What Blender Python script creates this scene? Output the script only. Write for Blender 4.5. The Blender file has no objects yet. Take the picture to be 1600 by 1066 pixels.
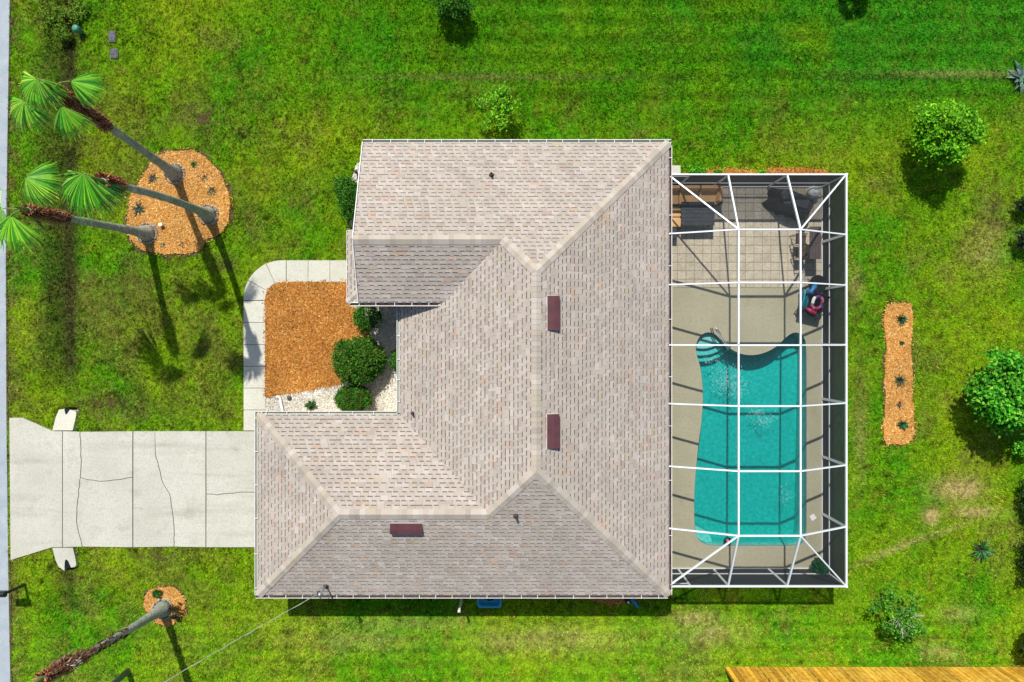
import bpy, math, random
import numpy as np
from mathutils import Vector, Matrix
from math import sin, cos, pi, radians

random.seed(7)
RNG = np.random.default_rng(7)
S = bpy.context.scene
COL = S.collection

# ------------------------------------------------------------------ camera, sky, sun, exposure
CAM_H = 32.0
cam_d = bpy.data.cameras.new('camera'); cam_d.sensor_width = 36.0; cam_d.lens = 24.0
cam_d.clip_start = 0.1; cam_d.clip_end = 2000.0
cam = bpy.data.objects.new('camera', cam_d); COL.objects.link(cam)
cam.location = (0, 0, CAM_H); cam.rotation_euler = (0, 0, 0)
S.camera = cam

SUN_DIR = Vector((0.22, -0.70, -1.0)).normalized()
world = bpy.data.worlds.new('World'); S.world = world; world.use_nodes = True
wn = world.node_tree.nodes; wl = world.node_tree.links
sky = wn.new('ShaderNodeTexSky'); sky.sky_type = 'NISHITA'; sky.sun_disc = False
sky.sun_elevation = math.asin(-SUN_DIR.z); sky.sun_rotation = math.atan2(-SUN_DIR.x, -SUN_DIR.y)
sky.air_density = 1.0; sky.dust_density = 1.0
wl.new(sky.outputs[0], wn['Background'].inputs[0]); wn['Background'].inputs[1].default_value = 0.10
sun_d = bpy.data.lights.new('sun', 'SUN'); sun_d.energy = 4.4; sun_d.angle = radians(0.6); sun_d.color = (1.0, 0.955, 0.88)
sun = bpy.data.objects.new('sun', sun_d); COL.objects.link(sun); sun.location = (-10, 30, 45)
sun.rotation_euler = SUN_DIR.to_track_quat('-Z', 'Y').to_euler()
S.view_settings.view_transform = 'Standard'; S.view_settings.look = 'None'
S.view_settings.exposure = 0.15; S.view_settings.gamma = 1.0
S.view_settings.use_curve_mapping = False
S.cycles.transparent_max_bounces = 24; S.cycles.max_bounces = 6
S.cycles.caustics_reflective = False; S.cycles.caustics_refractive = False

# ------------------------------------------------------------------ helpers
def P(px, py, z=0.0):
    """survey: position on a 1600x1066 aerial plan -> metres at height z"""
    k = (CAM_H - z) / 1066.667
    return Vector(((px - 800) * k, (533 - py) * k, z))
def XY(px, py, z=0.0):
    p = P(px, py, z); return (p.x, p.y)

def srgb(r, g, b):
    f = lambda c: (c/255/12.92) if c/255 <= .04045 else ((c/255+.055)/1.055)**2.4
    return (f(r), f(g), f(b))

def new_mat(name):
    m = bpy.data.materials.new(name); m.use_nodes = True
    nt = m.node_tree; b = nt.nodes['Principled BSDF']
    return m, nt, b

def nmix(nt, fac, a, b, blend='MIX'):
    n = nt.nodes.new('ShaderNodeMix'); n.data_type = 'RGBA'; n.blend_type = blend
    for sock, val in ((n.inputs[0], fac), (n.inputs[6], a), (n.inputs[7], b)):
        if isinstance(val, bpy.types.NodeSocket): nt.links.new(val, sock)
        elif isinstance(val, (int, float)): sock.default_value = val
        else: sock.default_value = (*val, 1)
    return n.outputs[2]

def nstretch(nt, sx, sy):
    g = nt.nodes.new('ShaderNodeNewGeometry'); v = nt.nodes.new('ShaderNodeVectorMath'); v.operation = 'MULTIPLY'; v.inputs[1].default_value = (sx, sy, 1)
    nt.links.new(g.outputs['Position'], v.inputs[0]); return v.outputs[0]
def nnoise(nt, scale, detail=4, rough=.55, coord=None, lo=.3, hi=.7, dist=0):
    if coord is None:
        g = nt.nodes.new('ShaderNodeNewGeometry'); coord = g.outputs['Position']
    n = nt.nodes.new('ShaderNodeTexNoise'); n.inputs['Scale'].default_value = scale
    n.inputs['Detail'].default_value = detail; n.inputs['Roughness'].default_value = rough
    n.inputs['Distortion'].default_value = dist
    nt.links.new(coord, n.inputs['Vector'])
    r = nt.nodes.new('ShaderNodeMapRange'); r.inputs[1].default_value = lo; r.inputs[2].default_value = hi
    nt.links.new(n.outputs['Fac'], r.inputs[0])
    return r.outputs[0]

def mat_noise(name, c1, c2, scale=3, rough=.8, c3=None, scale3=20, spec=.3, bump=0, bump_scale=60, metal=0, stain=None, rnd=0, attr=None):
    """generic weathered surface: two colours mixed by noise, an optional fine third tone, optional bump"""
    m, nt, b = new_mat(name)
    c = nmix(nt, nnoise(nt, scale), c1, c2)
    if attr:
        a = nt.nodes.new('ShaderNodeAttribute'); a.attribute_name = attr
        c = nmix(nt, 1.0, a.outputs['Color'], c, 'MULTIPLY')
    if c3 is not None: c = nmix(nt, nnoise(nt, scale3, 3, .6, lo=.45, hi=.75), c, c3)
    if stain is not None: c = nmix(nt, nnoise(nt, stain[1], 5, .65, lo=stain[2], hi=stain[3]), c, stain[0])
    if rnd:
        oi = nt.nodes.new('ShaderNodeObjectInfo')
        mr = nt.nodes.new('ShaderNodeMapRange'); mr.inputs[3].default_value = 1-rnd; mr.inputs[4].default_value = 1+rnd
        nt.links.new(oi.outputs['Random'], mr.inputs[0])
        cc = nt.nodes.new('ShaderNodeCombineColor')
        for i in range(3): nt.links.new(mr.outputs[0], cc.inputs[i])
        c = nmix(nt, 1.0, c, cc.outputs[0], 'MULTIPLY')
    nt.links.new(c, b.inputs['Base Color'])
    b.inputs['Roughness'].default_value = rough; b.inputs['Metallic'].default_value = metal
    b.inputs['Specular IOR Level'].default_value = spec
    if bump:
        bn = nt.nodes.new('ShaderNodeBump'); bn.inputs['Strength'].default_value = bump; bn.inputs['Distance'].default_value = .02
        nt.links.new(nnoise(nt, bump_scale, 4, .6, lo=0, hi=1), bn.inputs['Height'])
        nt.links.new(bn.outputs[0], b.inputs['Normal'])
    return m

def mat_leaf(name, trans=.3, rough=.55, spec=.3, noise=.25, gain=1.0):
    """leaf surface coloured by the per-leaf attribute 'col', with light passing through the blade"""
    m, nt, b = new_mat(name)
    a = nt.nodes.new('ShaderNodeAttribute'); a.attribute_name = 'col'
    c = nmix(nt, nnoise(nt, 9, 3, lo=.25, hi=.75), a.outputs['Color'], (1-noise,)*3, 'MULTIPLY')
    c = nmix(nt, nnoise(nt, 9, 3, lo=.25, hi=.75), a.outputs['Color'], c)
    nt.links.new(c, b.inputs['Base Color'])
    b.inputs['Roughness'].default_value = rough; b.inputs['Specular IOR Level'].default_value = spec
    t = nt.nodes.new('ShaderNodeBsdfTranslucent'); nt.links.new(c, t.inputs['Color'])
    mx = nt.nodes.new('ShaderNodeMixShader'); mx.inputs[0].default_value = trans
    nt.links.new(b.outputs[0], mx.inputs[1]); nt.links.new(t.outputs[0], mx.inputs[2])
    nt.links.new(mx.outputs[0], nt.nodes['Material Output'].inputs[0])
    return m

ORG = {}                                   # world origin of each object (none is rotated at thing level)
def tag(o, label=None, cat=None, group=None, kind=None):
    if label: o['label'] = label
    if cat: o['category'] = cat
    if group: o['group'] = group
    if kind: o['kind'] = kind
    return o
def empty(name, loc=(0, 0, 0), label=None, cat=None, group=None, kind=None):
    o = bpy.data.objects.new(name, None); o.empty_display_size = .3; COL.objects.link(o)
    o.location = loc; ORG[o.name] = Vector(loc)
    return tag(o, label, cat, group, kind)

def link_mesh(name, me, mats, parent=None, loc=None):
    o = bpy.data.objects.new(name, me); COL.objects.link(o)
    for m in mats: me.materials.append(m)
    base = ORG[parent.name] if parent else Vector((0, 0, 0))
    if parent: o.parent = parent
    lw = Vector(loc) if loc is not None else base.copy()
    o.location = lw - base; ORG[o.name] = lw
    return o

class MB:
    """collects world-space faces; build() links them as ONE mesh object"""
    def __init__(s): s.v = []; s.f = []; s.m = []; s.c = []
    def add(s, pts, faces, mi=0, col=None):
        b = len(s.v)
        s.v += [tuple(p) for p in pts]
        s.c += [col or (1, 1, 1)] * len(pts)
        for f in faces: s.f.append(tuple(b+i for i in f)); s.m.append(mi)
        return s
    def poly(s, pts, mi=0, col=None): return s.add(pts, [tuple(range(len(pts)))], mi, col)
    def box(s, c, size, rz=0, mi=0, col=None, M=None):
        x, y, z = [d/2 for d in size]
        R = M if M is not None else Matrix.Rotation(rz, 3, 'Z')
        c = Vector(c)
        pts = [c + R @ Vector((sx*x, sy*y, sz*z)) for sz in (-1, 1) for sx, sy in ((-1,-1),(1,-1),(1,1),(-1,1))]
        return s.add(pts, [(3,2,1,0),(4,5,6,7),(0,1,5,4),(1,2,6,5),(2,3,7,6),(3,0,4,7)], mi, col)
    def rbox(s, c, size, r=.03, rz=0, mi=0, col=None, M=None):
        """box with chamfered vertical edges and a chamfered top"""
        x, y, z = [d/2 for d in size]; R = M if M is not None else Matrix.Rotation(rz, 3, 'Z'); c = Vector(c)
        def ring(ix, zz):
            X, Y = x-ix, y-ix; q = max(r-ix*.3, .002)
            return [c + R @ Vector(p) for p in ((-X+q,-Y,zz),(X-q,-Y,zz),(X,-Y+q,zz),(X,Y-q,zz),(X-q,Y,zz),(-X+q,Y,zz),(-X,Y-q,zz),(-X,-Y+q,zz))]
        pts = ring(r*.5, -z) + ring(0, -z+r*.6) + ring(0, z-r*.7) + ring(r*.35, z-r*.2) + ring(r, z)
        fs = [tuple(range(7, -1, -1)), tuple(range(32, 40))]
        for k in range(4):
            for i in range(8): fs.append((k*8+i, k*8+(i+1) % 8, (k+1)*8+(i+1) % 8, (k+1)*8+i))
        return s.add(pts, fs, mi, col)
    def bar(s, a, b, w, h, up=(0, 0, 1), mi=0, col=None):
        a, b = Vector(a), Vector(b); d = (b-a); L = d.length; d.normalize()
        u = Vector(up)
        if abs(d.dot(u)) > .98: u = Vector((0, 1, 0))
        sx = d.cross(u).normalized(); uz = sx.cross(d)
        M = Matrix((d, sx, uz)).transposed()
        return s.box((a+b)/2, (L, w, h), mi=mi, col=col, M=M)
    def tube(s, pts, rad, n=8, mi=0, col=None, cap=True):
        pts = [Vector(p) for p in pts]
        if not hasattr(rad, '__len__'): rad = [rad]*len(pts)
        ring = []; ref = None
        for i, p in enumerate(pts):
            d = (pts[min(i+1, len(pts)-1)] - pts[max(i-1, 0)]).normalized()
            if ref is None: ref = Vector((0, 0, 1)) if abs(d.z) < .9 else Vector((1, 0, 0))
            x = d.cross(ref).normalized(); y = x.cross(d); ref = y
            ring.append([p + (x*cos(2*pi*k/n) + y*sin(2*pi*k/n))*rad[i] for k in range(n)])
        fs = []
        for i in range(len(pts)-1):
            for k in range(n): fs.append((i*n+k, i*n+(k+1) % n, (i+1)*n+(k+1) % n, (i+1)*n+k))
        if cap:
            fs.append(tuple(range(n-1, -1, -1))); fs.append(tuple(range((len(pts)-1)*n, len(pts)*n)))
        return s.add([p for r in ring for p in r], fs, mi, col)
    def prism(s, poly, z0, z1, mi=0, col=None, bottom=False):
        n = len(poly)
        A = sum(poly[i][0]*poly[(i+1) % n][1]-poly[(i+1) % n][0]*poly[i][1] for i in range(n))
        if A < 0: poly = poly[::-1]
        zt = z1 if callable(z1) else (lambda x, y: z1)
        pts = [(x, y, z0) for x, y in poly] + [(x, y, zt(x, y)) for x, y in poly]
        fs = [tuple(range(n, 2*n))] + [(i, (i+1) % n, n+(i+1) % n, n+i) for i in range(n)]
        if bottom: fs.append(tuple(range(n-1, -1, -1)))
        return s.add(pts, fs, mi, col)
    def lathe(s, prof, c, n=16, mi=0, col=None):
        c = Vector(c); pts = []; fs = []
        for r, z in prof:
            for k in range(n): pts.append(c + Vector((r*cos(2*pi*k/n), r*sin(2*pi*k/n), z)))
        for i in range(len(prof)-1):
            for k in range(n): fs.append((i*n+k, i*n+(k+1) % n, (i+1)*n+(k+1) % n, (i+1)*n+k))
        fs.append(tuple(range(n-1, -1, -1))); fs.append(tuple(range((len(prof)-1)*n, len(prof)*n)))
        return s.add(pts, fs, mi, col)
    def build(s, name, mats, parent=None, loc=None, smooth=False, cols=False):
        if not isinstance(mats, (list, tuple)): mats = [mats]
        me = bpy.data.meshes.new(name)
        base = Vector(loc) if loc is not None else (ORG[parent.name] if parent else Vector((0, 0, 0)))
        me.from_pydata([(x-base.x, y-base.y, z-base.z) for x, y, z in s.v], [], s.f)
        me.polygons.foreach_set('material_index', s.m)
        if smooth: me.polygons.foreach_set('use_smooth', [True]*len(s.f))
        if cols:
            a = me.attributes.new('col', 'FLOAT_COLOR', 'POINT')
            a.data.foreach_set('color', np.c_[np.array(s.c, dtype=np.float32), np.ones(len(s.c), np.float32)].ravel())
        me.update()
        return link_mesh(name, me, mats, parent, loc if loc is not None else None)

def np_mesh(name, V, F, C, mats, parent=None, loc=None, smooth=False):
    """big mesh from numpy: V (n,3) world, F (m,k) all same size, C (n,3) colours"""
    me = bpy.data.meshes.new(name)
    base = np.array(loc if loc is not None else (ORG[parent.name] if parent else (0, 0, 0)), dtype=np.float32)
    V = V.astype(np.float32) - base; k = F.shape[1]
    me.vertices.add(len(V)); me.vertices.foreach_set('co', V.ravel())
    me.loops.add(F.size); me.loops.foreach_set('vertex_index', F.astype(np.int32).ravel())
    me.polygons.add(len(F)); me.polygons.foreach_set('loop_start', np.arange(0, F.size, k, dtype=np.int32))
    if smooth: me.polygons.foreach_set('use_smooth', np.ones(len(F), bool))
    if C is not None:
        a = me.attributes.new('col', 'FLOAT_COLOR', 'POINT')
        a.data.foreach_set('color', np.c_[C, np.ones(len(C))].astype(np.float32).ravel())
    me.update(calc_edges=True)
    return link_mesh(name, me, mats if isinstance(mats, (list, tuple)) else [mats], parent, loc)

_TAB = RNG.random((64, 256, 256))
def vnoise(x, y, scale, seed):
    x = np.asarray(x)*scale + seed*17.3; y = np.asarray(y)*scale + seed*5.1
    xi = np.floor(x).astype(int); yi = np.floor(y).astype(int); fx = x-xi; fy = y-yi
    fx = fx*fx*(3-2*fx); fy = fy*fy*(3-2*fy); t = _TAB[seed % 64]
    g = lambda i, j: t[(xi+i) & 255, (yi+j) & 255]
    return (g(0,0)*(1-fx)+g(1,0)*fx)*(1-fy) + (g(0,1)*(1-fx)+g(1,1)*fx)*fy
def fbm(x, y, scale, seed, oct=4, gain=.55):
    s = 0; a = 1; t = 0
    for i in range(oct): s = s + a*vnoise(x, y, scale*2**i, seed+i*7); t += a; a *= gain
    return s/t
def sstep(x, a, b):
    t = np.clip((x-a)/(b-a), 0, 1); return t*t*(3-2*t)
def inpoly(x, y, poly):
    x = np.asarray(x); y = np.asarray(y); r = np.zeros(x.shape, bool); n = len(poly)
    for i in range(n):
        x1, y1 = poly[i]; x2, y2 = poly[(i+1) % n]
        if y1 == y2: continue
        c = ((y1 > y) != (y2 > y)) & (x < (x2-x1)*(y-y1)/(y2-y1)+x1); r ^= c
    return r
def clip_poly(subj, clip):
    out = subj; n = len(clip)
    for i in range(n):
        ax, ay = clip[i]; bx, by = clip[(i+1) % n]; inp = out; out = []
        if not inp: break
        side = lambda p: (bx-ax)*(p[1]-ay)-(by-ay)*(p[0]-ax)
        for j in range(len(inp)):
            p, q = inp[j], inp[(j+1) % len(inp)]; sp, sq = side(p), side(q)
            if sp >= 0: out.append(p)
            if (sp >= 0) != (sq >= 0):
                t = sp/(sp-sq); out.append((p[0]+(q[0]-p[0])*t, p[1]+(q[1]-p[1])*t))
    return out
def area2(p): return sum(p[i][0]*p[(i+1) % len(p)][1]-p[(i+1) % len(p)][0]*p[i][1] for i in range(len(p)))/2
def smooth_closed(pts, k=5):
    out = []; n = len(pts)
    for i in range(n):
        p0, p1, p2, p3 = [np.array(pts[(i+j) % n]) for j in (-1, 0, 1, 2)]
        for t in np.linspace(0, 1, k, endpoint=False):
            q = .5*((2*p1)+(-p0+p2)*t+(2*p0-5*p1+4*p2-p3)*t*t+(-p0+3*p1-3*p2+p3)*t**3)
            out.append((float(q[0]), float(q[1])))
    return out
def ragged(poly, amp=.05, step=.15, seed=0):
    """resample a closed outline and roughen it, as a hand-cut bed edge is"""
    out = []; r = random.Random(seed); n = len(poly)
    for i in range(n):
        a, b = Vector(poly[i]), Vector(poly[(i+1) % n]); k = max(1, int((b-a).length/step))
        for j in range(k):
            p = a.lerp(b, j/k); out.append((p.x+r.uniform(-amp, amp), p.y+r.uniform(-amp, amp)))
    return out

# ------------------------------------------------------------------ materials
M = {}
M['road'] = mat_noise('road_asphalt', srgb(158,168,176), srgb(180,188,193), 1.5, .9, srgb(132,142,148), 30, bump=.3)
M['concrete'] = mat_noise('driveway_concrete', srgb(187,185,170), srgb(205,203,190), .55, .9, srgb(172,172,160), 14, .2, bump=.15, bump_scale=40, stain=(srgb(160,160,144), 1.1, .52, .85), rnd=.03)
_nt = M['concrete'].node_tree; _b = _nt.nodes['Principled BSDF']; _c = _b.inputs['Base Color'].links[0].from_socket
_c = nmix(_nt, nnoise(_nt, 1, 4, .6, nstretch(_nt, .12, 1.3), .52, .80), _c, nmix(_nt, 1.0, _c, (.74,.73,.69), 'MULTIPLY'))
_c = nmix(_nt, nnoise(_nt, 2.3, 5, .7, None, .60, .78), _c, nmix(_nt, 1.0, _c, (.84,.83,.78), 'MULTIPLY'))
_nt.links.new(_c, _b.inputs['Base Color'])
M['walkcon'] = mat_noise('walkway_concrete', srgb(196,194,176), srgb(210,208,194), .9, .9, srgb(182,180,164), 16, .2, bump=.15, bump_scale=40, rnd=.035)
M['joint'] = mat_noise('joint_dirt', srgb(98,94,80), srgb(122,116,98), 3, .95)
M['deck'] = mat_noise('pool_deck_coating', srgb(170,165,138), srgb(183,178,151), .6, .85, srgb(161,156,130), 12, .2, stain=(srgb(156,148,122), .8, .58, .85))
M['paver'] = mat_noise('patio_paver', srgb(186,177,154), srgb(206,197,176), 2.2, .85, srgb(168,155,132), 10, .2, rnd=.09, bump=.2, bump_scale=50)
M['pavergap'] = mat_noise('paver_sand', srgb(150,132,106), srgb(164,148,122), 5, .95)
M['mulch'] = mat_noise('bark_mulch', (.42,.155,.032), (.56,.25,.06), 6, .9, (.22,.07,.015), 25, .1, bump=.8, bump_scale=35)
M['chip'] = mat_noise('wood_chip', (.8,.8,.8), (1,1,1), 8, .85, attr='col', spec=.1)
M['gravel'] = mat_noise('white_gravel', srgb(196,188,168), srgb(222,216,200), 5, .9, srgb(150,142,120), 22, .1, bump=.8, bump_scale=40)
M['soil'] = mat_noise('edging_soil', (.075,.05,.026), (.13,.09,.045), 4, .95)
M['white'] = mat_noise('white_aluminium', (.80,.81,.81), (.86,.86,.85), 2, .4, spec=.5)
M['cagew'] = mat_noise('cage_aluminium', (.78,.82,.84), (.86,.88,.88), 2, .35, spec=.5)
M['gutter'] = mat_noise('gutter_enamel', (.74,.74,.70), (.82,.81,.77), 2, .45, (.62,.60,.54), 9, .4)
M['gutterin'] = mat_noise('gutter_silt', (.06,.03,.028), (.13,.09,.075), 1.2, .9)
M['guttergrey'] = mat_noise('gutter_algae', (.34,.35,.29), (.50,.50,.43), 1.2, .9)
M['stucco'] = mat_noise('wall_stucco', (.62,.55,.42), (.68,.60,.47), 2, .9, bump=.3)
M['soffit'] = mat_noise('soffit', (.7,.69,.65), (.75,.74,.7), 2, .8)
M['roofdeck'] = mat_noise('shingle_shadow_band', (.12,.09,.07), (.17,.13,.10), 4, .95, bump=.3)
M['shingle'] = mat_noise('shingle_granules', (.90,.90,.91), (1,1,1), .9, .95, attr='col', spec=.1, bump=.35, bump_scale=80)
M['vent'] = mat_noise('maroon_vent_metal', (.085,.03,.036), (.125,.045,.05), 2.2, .45, spec=.4)
M['flash'] = mat_noise('vent_flashing', (.62,.58,.55), (.7,.66,.63), 4, .6)
M['lead'] = mat_noise('lead_boot', (.05,.045,.04), (.09,.08,.075), 9, .6)
M['steel'] = mat_noise('galvanised_steel', (.25,.29,.31), (.4,.44,.46), 12, .35, metal=.6)
M['chrome'] = mat_noise('polished_rail', (.72,.70,.68), (.8,.78,.76), 3, .35, metal=.35)
M['black'] = mat_noise('black_paint', (.008,.009,.011), (.016,.017,.02), 4, .3, spec=.5)
M['bark'] = mat_noise('tree_bark', (.16,.125,.09), (.28,.235,.18), 9, .9, bump=.5)
M['pbark'] = mat_noise('palm_trunk_bark', (.28,.30,.25), (.47,.46,.39), 2.2, .9, (.13,.13,.10), 9, bump=.6, bump_scale=18, stain=(srgb(120,140,120), .7, .45, .75))
M['pboot'] = mat_noise('palm_boot_fibre', (.16,.045,.02), (.28,.09,.04), 5, .9, (.45,.24,.12), 11)
M['leaf'] = mat_leaf('leaf', .3, .6, .18, .2); M['palmleaf'] = mat_leaf('palm_leaf', .22, .32, .55, .15)
M['needle'] = mat_leaf('succulent_leaf', .1, .5, .4)
M['grass'] = mat_leaf('grass_blade', .3, .8, .06, .2)
M['tan'] = mat_noise('tan_cushion', srgb(216,170,112), srgb(228,184,128), 3, .9)
M['wicker'] = mat_noise('brown_wicker', (.07,.045,.03), (.12,.08,.05), 20, .8)
M['slate'] = mat_noise('dark_table_paint', (.028,.034,.042), (.045,.052,.062), 4, .5)
M['bronze'] = mat_noise('brown_table_paint', (.085,.062,.06), (.12,.09,.085), 4, .6)
M['cover'] = mat_noise('black_vinyl_cover', (.012,.016,.019), (.022,.028,.032), 3, .5)
M['pvc'] = mat_noise('white_pvc', (.82,.82,.80), (.88,.88,.86), 3, .4)
M['plaster'] = mat_noise('pool_plaster_caustics', (.38,.58,.54), (.74,.92,.88), 6.5, .8, (.30,.48,.44), 13, .2)  # caustic light of the ripples painted into the plaster as mottling
M['blue'] = mat_noise('blue_plastic', (.01,.16,.42), (.02,.22,.50), 3, .4, spec=.4)
M['skyblue'] = mat_noise('light_blue_plastic', (.03,.32,.55), (.06,.40,.62), 3, .4, spec=.4)
M['teal'] = mat_noise('teal_vinyl', (.01,.22,.27), (.03,.34,.38), 3, .35, spec=.5)
M['tealdark'] = mat_noise('dark_teal_vinyl', (.005,.09,.15), (.01,.12,.18), 3, .35, spec=.5)
M['pink'] = mat_noise('pink_vinyl', (.55,.12,.22), (.70,.28,.38), 3, .35, spec=.5)
M['red'] = mat_noise('crimson_vinyl', (.42,.008,.06), (.52,.02,.1), 3, .35, spec=.5)
M['purple'] = mat_noise('purple_vinyl', (.13,.03,.22), (.22,.06,.3), 3, .35, spec=.5)
M['fencewood'] = mat_noise('fence_cedar', (.70,.36,.03), (.84,.52,.085), 1.2, .75, (.46,.20,.018), 4, .2, rnd=.32)
M['polewood'] = mat_noise('utility_pole_wood', (.13,.16,.13), (.22,.26,.21), 6, .85, bump=.5)
M['greenplastic'] = mat_noise('green_pedestal_plastic', (.04,.22,.14), (.06,.28,.18), 3, .5)
M['lid'] = mat_noise('grey_meter_lid', (.09,.09,.105), (.15,.15,.17), 8, .9)
M['stone'] = mat_noise('pale_stone', (.5,.47,.4), (.62,.59,.52), 9, .9)
M['glass'] = mat_noise('window_glass', (.02,.03,.04), (.03,.04,.05), 2, .08, spec=.8)
M['cable'] = mat_noise('cable_sheath', (.30,.33,.26), (.42,.44,.36), 3, .6)

def mat_water():
    m, nt, b = new_mat('pool_water'); nt.nodes.remove(b)
    geo = nt.nodes.new('ShaderNodeNewGeometry')
    fine = nt.nodes.new('ShaderNodeTexNoise'); fine.inputs['Scale'].default_value = 5.0; fine.inputs['Detail'].default_value = 1.5; fine.inputs['Roughness'].default_value = .6
    nt.links.new(geo.outputs['Position'], fine.inputs['Vector'])
    # patches where the return jets ruffle the surface
    pat_n = nnoise(nt, .9, 3, .6, lo=.30, hi=.62); patch = None
    for q in ((1140,592,46), (1165,612,30), (1195,652,34), (1225,775,26)):
        w_ = P(q[0], q[1], -.07); dn = nt.nodes.new('ShaderNodeVectorMath'); dn.operation = 'DISTANCE'; dn.inputs[1].default_value = w_
        nt.links.new(geo.outputs['Position'], dn.inputs[0]); m1 = nt.nodes.new('ShaderNodeMapRange'); m1.inputs[1].default_value = q[2]*.03; m1.inputs[2].default_value = q[2]*.010; nt.links.new(dn.outputs['Value'], m1.inputs[0])
        if patch is None: patch = m1.outputs[0]
        else:
            mm_ = nt.nodes.new('ShaderNodeMath'); mm_.operation = 'MAXIMUM'; nt.links.new(patch, mm_.inputs[0]); nt.links.new(m1.outputs[0], mm_.inputs[1]); patch = mm_.outputs[0]
    mu = nt.nodes.new('ShaderNodeMath'); mu.operation = 'MULTIPLY'; nt.links.new(patch, mu.inputs[0]); nt.links.new(pat_n, mu.inputs[1]); patch = mu.outputs[0]
    mr = nt.nodes.new('ShaderNodeMapRange'); mr.inputs[3].default_value = .10; mr.inputs[4].default_value = .16
    nt.links.new(patch, mr.inputs[0])
    bp = nt.nodes.new('ShaderNodeBump'); bp.inputs['Distance'].default_value = .20
    nt.links.new(mr.outputs[0], bp.inputs['Strength']); nt.links.new(fine.outputs['Fac'], bp.inputs['Height'])
    fr = nt.nodes.new('ShaderNodeFresnel'); fr.inputs['IOR'].default_value = 1.33; nt.links.new(bp.outputs[0], fr.inputs['Normal'])
    tr = nt.nodes.new('ShaderNodeBsdfTransparent')
    gl = nt.nodes.new('ShaderNodeBsdfGlossy'); gl.inputs['Roughness'].default_value = .22; nt.links.new(bp.outputs[0], gl.inputs['Normal'])
    mx = nt.nodes.new('ShaderNodeMixShader')
    nt.links.new(fr.outputs[0], mx.inputs[0]); nt.links.new(tr.outputs[0], mx.inputs[1]); nt.links.new(gl.outputs[0], mx.inputs[2])
    out = nt.nodes['Material Output']; nt.links.new(mx.outputs[0], out.inputs['Surface'])
    va = nt.nodes.new('ShaderNodeVolumeAbsorption'); va.inputs['Color'].default_value = (0.0, .945, .935, 1); va.inputs['Density'].default_value = 2.0
    vs_ = nt.nodes.new('ShaderNodeVolumeScatter'); vs_.inputs['Color'].default_value = (.25, 1, .97, 1); vs_.inputs['Density'].default_value = .10
    ad = nt.nodes.new('ShaderNodeAddShader'); nt.links.new(va.outputs[0], ad.inputs[0]); nt.links.new(vs_.outputs[0], ad.inputs[1])
    nt.links.new(ad.outputs[0], out.inputs['Volume'])
    return m
M['water'] = mat_water()

def mat_screen(name, a, col):
    """insect mesh: the share of wire a ray meets grows as the ray grazes the mesh"""
    m, nt, b = new_mat(name)
    b.inputs['Base Color'].default_value = (*col, 1); b.inputs['Roughness'].default_value = .7
    g = nt.nodes.new('ShaderNodeNewGeometry')
    d = nt.nodes.new('ShaderNodeVectorMath'); d.operation = 'DOT_PRODUCT'
    nt.links.new(g.outputs['Incoming'], d.inputs[0]); nt.links.new(g.outputs['Normal'], d.inputs[1])
    ab = nt.nodes.new('ShaderNodeMath'); ab.operation = 'ABSOLUTE'; nt.links.new(d.outputs['Value'], ab.inputs[0])
    mxm = nt.nodes.new('ShaderNodeMath'); mxm.operation = 'MAXIMUM'; mxm.inputs[1].default_value = .05; nt.links.new(ab.outputs[0], mxm.inputs[0])
    dv = nt.nodes.new('ShaderNodeMath'); dv.operation = 'DIVIDE'; dv.inputs[0].default_value = a; dv.use_clamp = True; nt.links.new(mxm.outputs[0], dv.inputs[1])
    tr = nt.nodes.new('ShaderNodeBsdfTransparent'); mx = nt.nodes.new('ShaderNodeMixShader')
    nt.links.new(dv.outputs[0], mx.inputs[0]); nt.links.new(tr.outputs[0], mx.inputs[1]); nt.links.new(b.outputs[0], mx.inputs[2])
    nt.links.new(mx.outputs[0], nt.nodes['Material Output'].inputs[0])
    return m
M['roofscreen'] = mat_screen('roof_screen_mesh', .15, (.03, .034, .038))
M['wallscreen'] = mat_screen('wall_screen_mesh', .385, (.022, .026, .032))

# ------------------------------------------------------------------ plan outlines (metres)
def pxpoly(l, z=0): return [XY(x, y, z) for x, y in l]
DRIVE = pxpoly([(15,653),(36,653),(83,674),(403,674),(640,674),(640,855),(82,855),(17,875)])
EAVE = 2.6; PITCH = .4167
# house footprint of the walls (eave line minus 0.45 m)
HW = [(-6.1,8.1),(6.3,8.1),(6.3,-10.5),(-10.5,-10.5),(-10.5,-3.6),(-4.4,-3.6),(-4.4,2.05),(-6.1,2.05)]
ROOFPLAN = [(-6.42,8.54),(6.75,8.54),(6.75,-10.94),(-10.94,-10.94),(-10.94,-3.17),(-4.82,-3.17),(-4.82,1.61),(-6.9,1.61),(-6.9,4.6),(-6.42,4.6)]
CX0, CX1, CY0, CY1 = 6.3, 14.55, -10.68, 7.27          # pool cage
CAGE = [(CX0,CY0),(CX1,CY0),(CX1,CY1),(CX0,CY1)]
def arc(cx, cy, r, a0, a1, n): return [(cx+r*cos(radians(a0+(a1-a0)*i/n)), cy-r*sin(radians(a0+(a1-a0)*i/n))) for i in range(n+1)]
WALK_OUT = [(381,672)] + arc(441, 467, 60, 180, 90, 12) + [(545,407)]
WALK_IN = [(545,441)] + arc(441, 467, 26.5, 90, 180, 8) + [(414.5,672)]
WALK = pxpoly(WALK_OUT + WALK_IN)
COURT = pxpoly([(414.5,672)] + arc(441, 467, 26.5, 180, 90, 8) + [(560,441),(560,470),(645,470),(645,672)])
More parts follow.
